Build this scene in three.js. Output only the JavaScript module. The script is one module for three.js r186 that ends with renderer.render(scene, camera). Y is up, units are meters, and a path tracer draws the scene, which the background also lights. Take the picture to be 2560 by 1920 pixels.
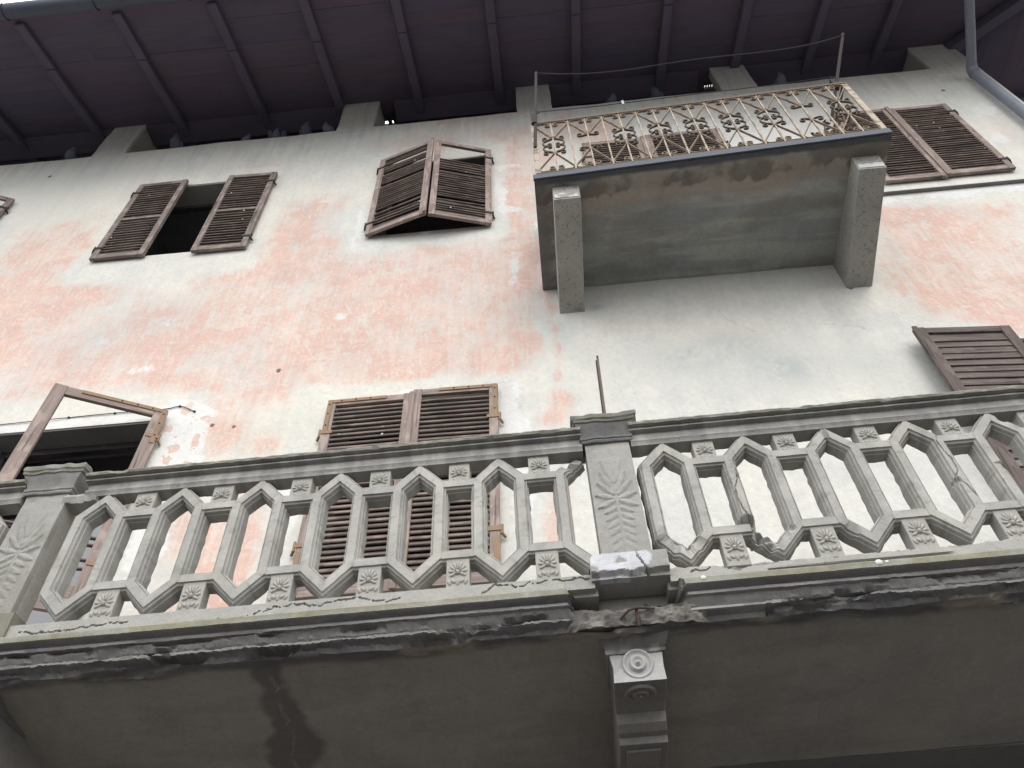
import * as THREE from 'three';
import { mergeGeometries, toCreasedNormals } from 'three/addons/utils/BufferGeometryUtils.js';
import { RoundedBoxGeometry } from 'three/addons/geometries/RoundedBoxGeometry.js';

// ---------------------------------------------------------------- camera, sky, sun, exposure
const scene = new THREE.Scene();
const renderer = new THREE.WebGLRenderer({ antialias: true });
renderer.toneMapping = THREE.LinearToneMapping;
renderer.toneMappingExposure = 1.62;
renderer.shadowMap.enabled = true;
const camera = new THREE.PerspectiveCamera(52.42, 4 / 3, 0.05, 400);
camera.position.set(0, 1.6, 3.6);
{
  const y = THREE.MathUtils.degToRad(-3.64), p = THREE.MathUtils.degToRad(48.2), r = THREE.MathUtils.degToRad(-2.134);
  const f = new THREE.Vector3(Math.sin(y) * Math.cos(p), Math.sin(p), -Math.cos(y) * Math.cos(p));
  const rt = new THREE.Vector3(Math.cos(y), 0, Math.sin(y)), up = new THREE.Vector3().crossVectors(rt, f);
  const rt2 = rt.clone().multiplyScalar(Math.cos(r)).addScaledVector(up, Math.sin(r));
  const up2 = up.clone().multiplyScalar(Math.cos(r)).addScaledVector(rt, -Math.sin(r));
  camera.quaternion.setFromRotationMatrix(new THREE.Matrix4().makeBasis(rt2, up2, f.clone().negate()));
}
const smooth = (a, b, x) => { const t = Math.min(1, Math.max(0, (x - a) / (b - a))); return t * t * (3 - 2 * t); };
const mix = (a, b, t) => a + (b - a) * t;
function hash(x, y, z) {
  let h = (Math.imul(x | 0, 374761393) + Math.imul(y | 0, 668265263) + Math.imul(z | 0, 2147483647 ^ 1274126177)) | 0;
  h = Math.imul(h ^ (h >>> 13), 1274126177); h ^= h >>> 16;
  return (h >>> 0) / 4294967296;
}
function n2(x, y, s = 0) {
  const i = Math.floor(x), j = Math.floor(y); let a = x - i, b = y - j; a = a * a * (3 - 2 * a); b = b * b * (3 - 2 * b);
  const p = hash(i, j, s), q = hash(i + 1, j, s), r = hash(i, j + 1, s), t = hash(i + 1, j + 1, s);
  return p + (q - p) * a + (r - p + (p - q - r + t) * a) * b;
}
function n3(x, y, z, s = 0) { const k = Math.floor(z); let c = z - k; c = c * c * (3 - 2 * c); return mix(n2(x, y, k * 7 + s), n2(x, y, k * 7 + 7 + s), c); }
function fbm(x, y, o = 4, s = 0) { let v = 0, a = 0.5, t = 0; for (let i = 0; i < o; i++) { v += a * n2(x, y, s + i * 31); t += a; a *= 0.5; x = x * 2.03 + 5.1; y = y * 2.03 + 1.7; } return v / t; }
function rng(seed) { let a = seed >>> 0; return () => { a = (a + 0x6D2B79F5) | 0; let t = Math.imul(a ^ (a >>> 15), 1 | a); t = (t + Math.imul(t ^ (t >>> 7), 61 | t)) ^ t; return ((t ^ (t >>> 14)) >>> 0) / 4294967296; }; }

{ // overcast sky: brightest overhead, even cloud with faint patches
  const w = 256, h = 128, d = new Float32Array(w * h * 4);
  for (let j = 0; j < h; j++) for (let i = 0; i < w; i++) {
    const el = ((j + 0.5) / h - 0.5) * Math.PI, az = (i + 0.5) / w * Math.PI * 2;
    const up = Math.max(0, Math.sin(el)), c = Math.cos(el);
    const cloud = 0.92 + 0.16 * fbm(4 + 3 * Math.cos(az) * c, 4 + 3 * Math.sin(az) * c, 4, 9);
    const v = el > 0 ? 1.75 * (1 + 0.5 * up) / 1.4 * cloud : 0.5;
    const o = (j * w + i) * 4; d[o] = v * 0.985; d[o + 1] = v; d[o + 2] = v * 1.03; d[o + 3] = 1;
  }
  const t = new THREE.DataTexture(d, w, h, THREE.RGBAFormat, THREE.FloatType);
  t.mapping = THREE.EquirectangularReflectionMapping; t.magFilter = THREE.LinearFilter; t.minFilter = THREE.LinearFilter; t.needsUpdate = true;
  scene.background = t; scene.environment = t;
}
const sun = new THREE.DirectionalLight(0xfff4e6, 0.55);
sun.position.set(5, 17, 19); sun.target.position.set(0, 5, 0); sun.castShadow = true; sun.shadow.radius = 40;
sun.shadow.camera.left = -14; sun.shadow.camera.right = 14; sun.shadow.camera.top = 14; sun.shadow.camera.bottom = -14; sun.shadow.camera.far = 60;
scene.add(sun, sun.target);

// ---------------------------------------------------------------- helpers
const enc = (v) => { v = Math.min(1, Math.max(0, v)); return Math.round(255 * (v <= 0.0031308 ? v * 12.92 : 1.055 * Math.pow(v, 1 / 2.4) - 0.055)); };
function texture(w, h, fn, { srgb = true, repeat = null, clamp = false } = {}) {
  const d = new Uint8Array(w * h * 4);
  for (let j = 0; j < h; j++) for (let i = 0; i < w; i++) {
    const c = fn((i + 0.5) / w, (j + 0.5) / h), o = (j * w + i) * 4;
    if (typeof c === 'number') { const b = Math.round(255 * Math.min(1, Math.max(0, c))); d[o] = d[o + 1] = d[o + 2] = b; } else { d[o] = enc(c[0]); d[o + 1] = enc(c[1]); d[o + 2] = enc(c[2]); }
    d[o + 3] = 255;
  }
  const t = new THREE.DataTexture(d, w, h, THREE.RGBAFormat);
  t.wrapS = t.wrapT = clamp ? THREE.ClampToEdgeWrapping : THREE.RepeatWrapping;
  t.magFilter = THREE.LinearFilter; t.minFilter = THREE.LinearMipmapLinearFilter; t.generateMipmaps = true;
  if (srgb) t.colorSpace = THREE.SRGBColorSpace;
  if (repeat) t.repeat.set(...repeat);
  t.needsUpdate = true; return t;
}
const names = {};
function nm(name) { const k = (names[name] = (names[name] ?? -1) + 1); return k ? name + '_' + String(k).padStart(3, '0') : name; }
function thing(name, label, category, group) { const o = new THREE.Group(); o.name = nm(name); tag(o, label, category, group); scene.add(o); return o; }
function tag(o, label, category, group, kind) { if (label) o.userData.label = label; if (category) o.userData.category = category; if (group) o.userData.group = group; if (kind) o.userData.kind = kind; return o; }
function part(name, geo, mat, parent, label) {
  const m = new THREE.Mesh(geo, mat); m.name = parent === scene ? nm(name) : name; m.castShadow = m.receiveShadow = true; parent.add(m);
  if (label) m.userData.label = label; return m;
}
function sub(name, parent, label) { const g = new THREE.Group(); g.name = name; parent.add(g); if (label) g.userData.label = label; return g; }
// uv in metres by the way each face points; along = axis that carries the grain (u)
function metres(geo, along = 'x', off = 0) {
  const g = geo.index ? geo.toNonIndexed() : geo, p = g.attributes.position, uv = new Float32Array(p.count * 2);
  const A = new THREE.Vector3(), B = new THREE.Vector3(), C = new THREE.Vector3(), n = new THREE.Vector3();
  for (let i = 0; i < p.count; i += 3) {
    A.fromBufferAttribute(p, i); B.fromBufferAttribute(p, i + 1); C.fromBufferAttribute(p, i + 2);
    n.copy(B).sub(A).cross(C.clone().sub(A)); const x = Math.abs(n.x), y = Math.abs(n.y), z = Math.abs(n.z);
    [A, B, C].forEach((v, k) => {
      let a = x > y && x > z ? [v.z, v.y] : y > z ? [v.x, v.z] : [v.x, v.y];
      if (along === 'y') a = y >= x && y >= z ? a : [a[1], a[0]];
      if (along === 'z') a = x > y && x > z ? a : y > z ? [v.z, v.x] : [v.y, v.x];
      uv[(i + k) * 2] = a[0] + off * 0.37; uv[(i + k) * 2 + 1] = a[1] + off * 0.73;
    });
  }
  g.setAttribute('uv', new THREE.BufferAttribute(uv, 2)); return g;
}
const norm = (g, keepColor) => { for (const k of Object.keys(g.attributes)) if (!['position', 'normal', 'uv'].includes(k) && !(keepColor && k === 'color')) g.deleteAttribute(k); return g; };
const merge = (list, keepColor) => mergeGeometries(list.map((g) => norm(g.index ? g.toNonIndexed() : g, keepColor)));
function box(x0, x1, y0, y1, z0, z1, r = 0.003, along = 'x', off = 0) {
  const w = x1 - x0, h = y1 - y0, d = z1 - z0;
  const g = r > 0 ? new RoundedBoxGeometry(w, h, d, 1, Math.min(r, w / 3, h / 3, d / 3)) : new THREE.BoxGeometry(w, h, d);
  g.translate((x0 + x1) / 2, (y0 + y1) / 2, (z0 + z1) / 2); return metres(g, along, off);
}
function finish(pos, idx, crease = 0.7, col, along = 'x', off = 0) {
  let g = new THREE.BufferGeometry(); g.setAttribute('position', new THREE.Float32BufferAttribute(pos, 3));
  if (col) g.setAttribute('color', new THREE.Float32BufferAttribute(col, 3));
  g.setIndex(idx); g = toCreasedNormals(g, crease); return metres(g, along, off);
}
// a moulding: closed profile [z, y] carried along x, roughened by disp(x, y, z, i) -> [dx, dy, dz], tinted by tint(x, y, z, i)
function moulding(profile, x0, x1, step, disp, tint, crease = 0.6) {
  const n = Math.max(1, Math.round((x1 - x0) / step)), m = profile.length, pos = [], col = [], idx = [];
  const put = (x, k) => {
    const [z, y] = profile[k], d = disp ? disp(x, y, z, k) : [0, 0, 0];
    pos.push(x + d[0], y + d[1], z + d[2]); if (tint) col.push(...tint(x, y, z, k));
  };
  for (let i = 0; i <= n; i++) for (let k = 0; k < m; k++) put(x0 + (x1 - x0) * i / n, k);
  for (let i = 0; i < n; i++) for (let k = 0; k < m; k++) { const a = i * m + k, b = i * m + (k + 1) % m, c = a + m, d = b + m; idx.push(a, b, d, a, d, c); }
  const f = THREE.ShapeUtils.triangulateShape(profile.map((q) => new THREE.Vector2(q[0], q[1])), []);
  for (const [end, flip] of [[0, false], [n, true]]) { const base = pos.length / 3; for (let k = 0; k < m; k++) { const a = (end * m + k) * 3; pos.push(pos[a], pos[a + 1], pos[a + 2]); if (tint) col.push(col[a], col[a + 1], col[a + 2]); } for (const t of f) flip ? idx.push(base + t[0], base + t[1], base + t[2]) : idx.push(base + t[0], base + t[2], base + t[1]); }
  return finish(pos, idx, crease, tint ? col : null);
}
// a bar of profile [u, z] carried along a path in the plane of the wall, mitred at the corners
function bars(path, closed, profile, step, disp, crease = 0.6, tint) {
  const N = path.length, pos = [], idx = [], col = [], m = profile.length;
  const dir = (i) => { const a = path[i], b = path[(i + 1) % N], l = Math.hypot(b[0] - a[0], b[1] - a[1]); return [(b[0] - a[0]) / l, (b[1] - a[1]) / l, l]; };
  const mit = (i) => {
    const has0 = closed || i > 0, has1 = closed || i < N - 1, d0 = has0 ? dir((i - 1 + N) % N) : dir(i), d1 = has1 ? dir(i) : d0;
    const a = [d0[1], -d0[0]], b = [d1[1], -d1[0]], s = [a[0] + b[0], a[1] + b[1]], k = 2 / (s[0] * s[0] + s[1] * s[1]);
    return [s[0] * k, s[1] * k];
  };
  let rings = 0;
  for (let i = 0; i < (closed ? N : N - 1); i++) {
    const j = (i + 1) % N, l = dir(i)[2], n = Math.max(1, Math.round(l / step)), mi = mit(i), mj = mit(j);
    for (let t = 0; t < n + (!closed && i === N - 2 ? 1 : 0); t++) {
      const q = t / n;
      for (const [u, z] of profile) {
        let x = mix(path[i][0] + mi[0] * u, path[j][0] + mj[0] * u, q), y = mix(path[i][1] + mi[1] * u, path[j][1] + mj[1] * u, q);
        const d = disp ? disp(x, y, z, u) : [0, 0, 0]; pos.push(x + d[0], y + d[1], z + d[2]); if (tint) col.push(...tint(x, y, z));
      }
      rings++;
    }
  }
  for (let i = 0; i < (closed ? rings : rings - 1); i++) for (let k = 0; k < m; k++) { const a = i * m + k, b = i * m + (k + 1) % m, i2 = (i + 1) % rings, c = i2 * m + k, d = i2 * m + (k + 1) % m; idx.push(a, d, b, a, c, d); }
  return finish(pos, idx, crease, tint ? col : null);
}
// a carved front face: heights h(x, y) on a grid, edges turned back by depth
function carved(x0, x1, y0, y1, z, step, h, depth, tint, crease = 0.5) {
  const nx = Math.max(2, Math.round((x1 - x0) / step)), ny = Math.max(2, Math.round((y1 - y0) / step)), pos = [], col = [], idx = [], W = nx + 3;
  for (let j = -1; j <= ny + 1; j++) for (let i = -1; i <= nx + 1; i++) {
    const ii = Math.min(nx, Math.max(0, i)), jj = Math.min(ny, Math.max(0, j)), x = x0 + (x1 - x0) * ii / nx, y = y0 + (y1 - y0) * jj / ny, rim = i < 0 || j < 0 || i > nx || j > ny;
    const d = h(x, y); pos.push(x, y, z + (rim ? -depth : d)); if (tint) col.push(...tint(x, y, d));
  }
  for (let j = 0; j < ny + 2; j++) for (let i = 0; i < nx + 2; i++) { const a = j * W + i; idx.push(a, a + 1, a + W + 1, a, a + W + 1, a + W); }
  return finish(pos, idx, crease, tint ? col : null);
}
function segDist(px, py, L) {
  let best = 1e9; for (let i = 0; i + 1 < L.length; i++) {
    const [ax, ay] = L[i], [bx, by] = L[i + 1], dx = bx - ax, dy = by - ay, t = Math.min(1, Math.max(0, ((px - ax) * dx + (py - ay) * dy) / (dx * dx + dy * dy)));
    const d = Math.hypot(px - ax - t * dx, py - ay - t * dy); if (d < best) best = d;
  } return best;
}
const lerp3 = (a, b, t) => a.map((q, i) => mix(q, b[i], t));
const V3 = (a) => new THREE.Vector3(...a);
function rod(a, b, r, seg = 8) { const A = V3(a), B = V3(b), l = A.distanceTo(B), g = new THREE.CylinderGeometry(r, r, l, seg); g.applyQuaternion(new THREE.Quaternion().setFromUnitVectors(new THREE.Vector3(0, 1, 0), B.clone().sub(A).normalize())); g.translate((A.x + B.x) / 2, (A.y + B.y) / 2, (A.z + B.z) / 2); return g; }
function tube(pts, r, seg = 24, rad = 6) { return new THREE.TubeGeometry(new THREE.CatmullRomCurve3(pts.map(V3)), seg, r, rad); }
function strip(pts, w, d, z0, off = 0) { // flat iron bent in the plane of the railing
  const h = w / 2, prof = [[-h, z0 + d / 2], [h, z0 + d / 2], [h, z0 - d / 2], [-h, z0 - d / 2]];
  return bars(pts, false, prof, 1, null, 0.5);
}

// ---------------------------------------------------------------- materials
const woodTex = (base, dark, seed) => texture(512, 256, (u, v) => {
  const g = fbm(u * 7, v * 110, 4, seed), s = fbm(u * 4, v * 40, 3, seed + 5), p = fbm(u * 10, v * 16, 4, seed + 9);
  const crack = smooth(0.68, 0.78, fbm(u * 3, v * 75, 3, seed + 13)), t = Math.min(1, Math.max(0, 0.1 + 1.1 * (g - 0.3) + 0.6 * (s - 0.5)));
  const wear = smooth(0.5, 0.7, p);
  return [0, 1, 2].map((i) => mix(mix(base[i], dark[i], 1 - t), base[i] * 1.35 + 0.02, wear * 0.45) * (1 - 0.65 * crack));
});
const woodBump = texture(512, 256, (u, v) => 0.5 + 0.6 * (fbm(u * 7, v * 110, 4, 3) - 0.5) - 0.5 * smooth(0.66, 0.78, fbm(u * 3, v * 75, 3, 16)), { srgb: false });
const wood = (base, dark, seed, rough = 0.9) => new THREE.MeshStandardMaterial({ map: woodTex(base, dark, seed), bumpMap: woodBump, bumpScale: 0.003, roughness: rough });
const M = {};
M.stile = wood([0.27, 0.222, 0.2], [0.15, 0.12, 0.108], 1);
M.stilePale = wood([0.34, 0.272, 0.242], [0.2, 0.157, 0.139], 2);
M.stileDark = wood([0.15, 0.118, 0.106], [0.085, 0.066, 0.06], 8);
M.slat = [wood([0.2, 0.158, 0.137], [0.115, 0.09, 0.078], 3), wood([0.23, 0.18, 0.153], [0.13, 0.1, 0.086], 4), wood([0.17, 0.137, 0.121], [0.1, 0.08, 0.071], 5)];
const calmWood = (base, seed) => new THREE.MeshStandardMaterial({ map: texture(512, 256, (u, v) => { const g = fbm(u * 3, v * 24, 3, seed), s = fbm(u * 5, v * 5, 3, seed + 5); return base.map((q) => q * (0.82 + 0.24 * g + 0.16 * s)); }), bumpMap: woodBump, bumpScale: 0.001, roughness: 0.95 });
M.roofWood = [calmWood([0.096, 0.078, 0.114], 6), calmWood([0.102, 0.079, 0.11], 7), calmWood([0.092, 0.076, 0.116], 16)];  // violet-blue of lens haze is put into the board and rafter colours
M.rafter = calmWood([0.096, 0.08, 0.118], 9);
M.frameDark = wood([0.05, 0.042, 0.045], [0.028, 0.024, 0.027], 10);
const stoneMap = texture(1024, 1024, (u, v) => {
  const a = fbm(u * 6, v * 6, 5, 21), b = fbm(u * 60, v * 60, 3, 22), c = fbm(u * 240, v * 240, 2, 23), d = fbm(u * 22, v * 7, 4, 24);
  const pore = smooth(0.76, 0.84, c) * 0.35, t = 0.90 + 0.20 * (a - 0.5) + 0.16 * (b - 0.5) + 0.16 * (c - 0.5) + 0.10 * (d - 0.5);
  const w = smooth(0.5, 0.75, a); const k = t * (1 - pore);
  return [k * mix(0.99, 1.0, w), k * mix(0.985, 0.985, w), k * mix(0.985, 0.955, w)];
});
const stoneBump = texture(1024, 1024, (u, v) => 0.5 + 0.5 * (fbm(u * 40, v * 40, 4, 31) - 0.5) + 0.5 * (fbm(u * 200, v * 200, 2, 32) - 0.5) - 0.5 * smooth(0.72, 0.82, fbm(u * 120, v * 120, 2, 33)), { srgb: false });
const stone = (c, extra = {}) => new THREE.MeshStandardMaterial({ color: new THREE.Color().setRGB(...c), map: stoneMap, bumpMap: stoneBump, bumpScale: 0.0014, roughness: 0.95, ...extra });
M.stone = stone([0.355, 0.348, 0.318]);
M.stoneV = stone([1, 1, 1], { vertexColors: true });
M.stoneDark = stone([0.2, 0.19, 0.18]);
M.concrete = stone([0.27, 0.255, 0.235]);
M.iron = new THREE.MeshStandardMaterial({ color: new THREE.Color().setRGB(0.038, 0.031, 0.03), roughness: 0.92 });
const paintTex = texture(512, 256, (u, v) => { const r = smooth(0.52, 0.62, fbm(u * 24, v * 24, 5, 41)); return [mix(0.37, 0.2, r), mix(0.315, 0.15, r), mix(0.24, 0.11, r)]; });
M.paintIron = new THREE.MeshStandardMaterial({ map: paintTex, roughness: 0.7 });
const rustShadeTex = texture(256, 256, (u, v) => { const r = fbm(u * 20, v * 20, 4, 43); return [mix(0.075, 0.15, r), mix(0.062, 0.108, r), mix(0.05, 0.075, r)]; });  // rust brown; on the curls it also paints in their shade
M.scroll = new THREE.MeshStandardMaterial({ map: rustShadeTex, roughness: 0.8 });
M.rust = new THREE.MeshStandardMaterial({ color: new THREE.Color().setRGB(0.06, 0.035, 0.025), roughness: 0.95 });
M.tan = new THREE.MeshStandardMaterial({ color: new THREE.Color().setRGB(0.30, 0.2, 0.125), map: stoneMap, roughness: 0.8 });
M.zinc = new THREE.MeshStandardMaterial({ color: new THREE.Color().setRGB(0.215, 0.235, 0.28), map: stoneMap, roughness: 0.6, metalness: 0.1 });
M.glass = new THREE.MeshPhysicalMaterial({ color: new THREE.Color().setRGB(0.02, 0.022, 0.03), roughness: 0.04, ior: 2.1 });
M.white = new THREE.MeshStandardMaterial({ color: new THREE.Color().setRGB(0.62, 0.62, 0.6), map: stoneMap, roughness: 0.9 });
M.pillarCore = stone([0.46, 0.41, 0.37]); M.dark = new THREE.MeshStandardMaterial({ color: new THREE.Color().setRGB(0.07, 0.07, 0.075), roughness: 0.95 });  // pillar core tone, browner and darker than the plaster front
M.inside = new THREE.MeshStandardMaterial({ color: new THREE.Color().setRGB(0.5, 0.5, 0.52), map: stoneMap, roughness: 0.95 });

// painted plaster of the facade, in metres of the wall: where the rose limewash still holds
const WX = -6.7, WY = 2.4, WW = 12.0, WH = 8.8;
const rose = [[-4.6, 7.64, 0.56, 0.78, 0.9], [-4.62, 8.2, 0.28, 0.37, 0.7], [-4.46, 7.06, 0.37, 0.45, 0.9], [-3.94, 7.18, 0.37, 0.46, 0.6], [-3.14, 6.74, 0.58, 0.48, 0.45], [-3.31, 6.35, 0.66, 0.37, 0.6], [-3.89, 6.31, 0.44, 0.37, 0.7], [-2.52, 6.41, 0.59, 0.44, 0.7], [-2.46, 6.96, 0.55, 0.43, 0.65], [-2.27, 7.56, 0.33, 0.49, 0.7], [-2.19, 8.02, 0.31, 0.54, 0.6], [-1.97, 8.32, 0.23, 0.38, 0.5], [-1.86, 7.06, 0.51, 0.59, 0.75], [-1.95, 6.33, 0.61, 0.5, 0.75], [-1.48, 6.56, 0.48, 0.52, 0.65], [-1.0, 7.13, 0.47, 0.44, 0.85], [-0.57, 7.2, 0.43, 0.45, 0.9], [-1.03, 6.55, 0.51, 0.52, 0.75], [-0.45, 6.47, 0.4, 0.58, 0.65], [-1.61, 6.01, 0.62, 0.28, 0.7], [-0.78, 5.96, 0.54, 0.27, 0.6], [-0.28, 5.94, 0.2, 0.33, 0.5], [-0.15, 8.15, 0.2, 0.96, 0.85], [-0.07, 9.31, 0.24, 0.7, 0.7], [-1.01, 9.64, 0.55, 0.3, 0.7], [-0.06, 7.19, 0.16, 0.52, 0.8],
  [0.1, 6.33, 0.03, 0.36, 0.6], [0.1, 5.79, 0.03, 0.31, 0.6], [0.09, 5.41, 0.12, 0.11, 0.8], [-0.01, 5.26, 0.18, 0.07, 0.7], [-2.3, 5.84, 0.41, 0.21, 0.55], [-2.22, 5.41, 0.16, 0.29, 0.7], [-1.93, 5.25, 0.19, 0.13, 0.7], [-2.86, 5.97, 0.35, 0.16, 0.6], [-2.28, 4.62, 0.09, 0.23, 0.8], [-2.03, 4.53, 0.11, 0.26, 0.8], [-1.82, 4.51, 0.14, 0.37, 0.9], [-0.06, 4.44, 0.11, 0.36, 0.7], [0.05, 4.64, 0.06, 0.18, 0.8], [-2.0, 4.0, 0.35, 0.25, 0.8], [3.58, 7.14, 0.55, 0.43, 0.75], [3.19, 6.65, 0.45, 0.38, 0.75], [3.4, 6.36, 0.34, 0.48, 0.8], [3.09, 6.93, 0.25, 0.41, 0.6], [2.89, 6.2, 0.23, 0.28, 0.6], [3.22, 5.93, 0.19, 0.16, 0.6], [3.12, 7.37, 0.15, 0.22, 0.5], [3.59, 9.43, 0.14, 0.17, 0.6], [3.53, 9.13, 0.07, 0.1, 0.8], [4.59, 8.69, 0.17, 0.29, 0.5], [5.18, 9.7, 0.09, 0.23, 0.6], [0.5, 9.76, 0.3, 0.3, 0.6], [0.82, 9.45, 0.29, 0.29, 0.5], [0.24, 8.83, 0.12, 0.31, 0.8], [-2.86, 9.48, 0.41, 0.12, 0.35], [-0.62, 10.21, 0.47, 0.16, 0.45]];
const drips = [[[-3.25, 9.50], [-3.1, 9.47], [-2.98, 9.52], [-2.86, 9.47], [-2.74, 9.49], [-2.66, 9.47]], [[3.42, 9.25], [3.55, 9.3], [3.72, 9.28]], [[0.1, 6.6], [0.11, 6.1], [0.09, 5.5]]];
const stains = [[0.99, 5.77, 0.29, 0.15, 0.7], [1.64, 5.58, 0.34, 0.19, 0.8], [1.4, 5.87, 0.29, 0.13, 0.5], [2.18, 5.51, 0.12, 0.19, 0.4], [-4.85, 10.13, 0.88, 0.61, 0.4], [-5.04, 9.29, 0.51, 0.71, 0.3], [0.45, 6.45, 0.07, 0.09, 0.9], [-3.2, 6.8, 0.5, 0.3, 0.4], [-3.6, 6.5, 0.3, 0.25, 0.35]];
const whites = [[-2.51, 5.4, 0.18, 0.29, 1], [-2.55, 5.63, 0.13, 0.12, 1], [-2.5, 5.05, 0.15, 0.3, 1], [-2.45, 4.5, 0.12, 0.4, 1], [-2.9, 5.62, 0.5, 0.05, 1], [-3.8, 5.6, 0.6, 0.06, 1], [-0.28, 5.41, 0.11, 0.23, 1], [-0.23, 5.14, 0.09, 0.13, 0.8], [-0.2, 4.6, 0.08, 0.6, 0.9], [-1.62, 4.7, 0.07, 0.5, 0.9], [0.09, 7.69, 0.1, 0.14, 1], [4.62, 9.12, 0.11, 0.19, 1], [4.47, 8.51, 0.08, 0.14, 1], [-0.96, 5.6, 0.1, 0.04, 1], [-1.56, 6.63, 0.09, 0.1, 0.6], [-3.1, 6.15, 0.22, 0.08, 0.6], [-3.04, 6.79, 0.19, 0.13, 0.5], [-3.46, 6.54, 0.23, 0.09, 0.5], [-0.2, 7.1, 0.06, 0.3, 0.5], [-1.6, 7.9, 0.05, 0.5, 0.8], [-0.27, 8.4, 0.06, 0.6, 0.8], [-0.15, 8.9, 0.14, 0.07, 0.9], [-0.15, 8.05, 0.14, 0.06, 0.9], [3.7, 7.62, 0.7, 0.1, 0.9], [2.3, 7.1, 0.1, 0.2, 0.5], [1.7, 8.7, 0.75, 0.6, 0.9], [2.3, 8.2, 0.5, 0.5, 0.8], [1.2, 9.4, 0.5, 0.12, 0.8], [2.2, 9.0, 0.6, 0.5, 0.8]];
const clear = [[-4.25, -2.42, 7.42, 9.42, 0.12], [-1.68, -0.2, 7.55, 9.42, 0.08], [-1.75, -0.12, 3.9, 5.78, 0.08], [-4.4, -2.42, 3.8, 5.86, 0.1], [3.0, 4.5, 7.5, 9.45, 0.1], [0.3, 2.35, 3.0, 6.7, 0.3]];
const field = (L, x, y) => { let v = 0; for (const [cx, cy, rx, ry, a] of L) { const dx = (x - cx) / rx, dy = (y - cy) / ry, q = dx * dx + dy * dy; if (q < 5) v += a * Math.exp(-q * 0.9); } return v; };
const wallCracks = [[[1.33, 6.28], [1.36, 6.17], [1.44, 6.06], [1.52, 5.98]], [[2.0, 6.0], [2.2, 5.95], [2.32, 5.9]], [[-3.1, 9.52], [-2.85, 9.47], [-2.6, 9.52]], [[-0.45, 5.62], [-0.25, 5.66]]];
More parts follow.
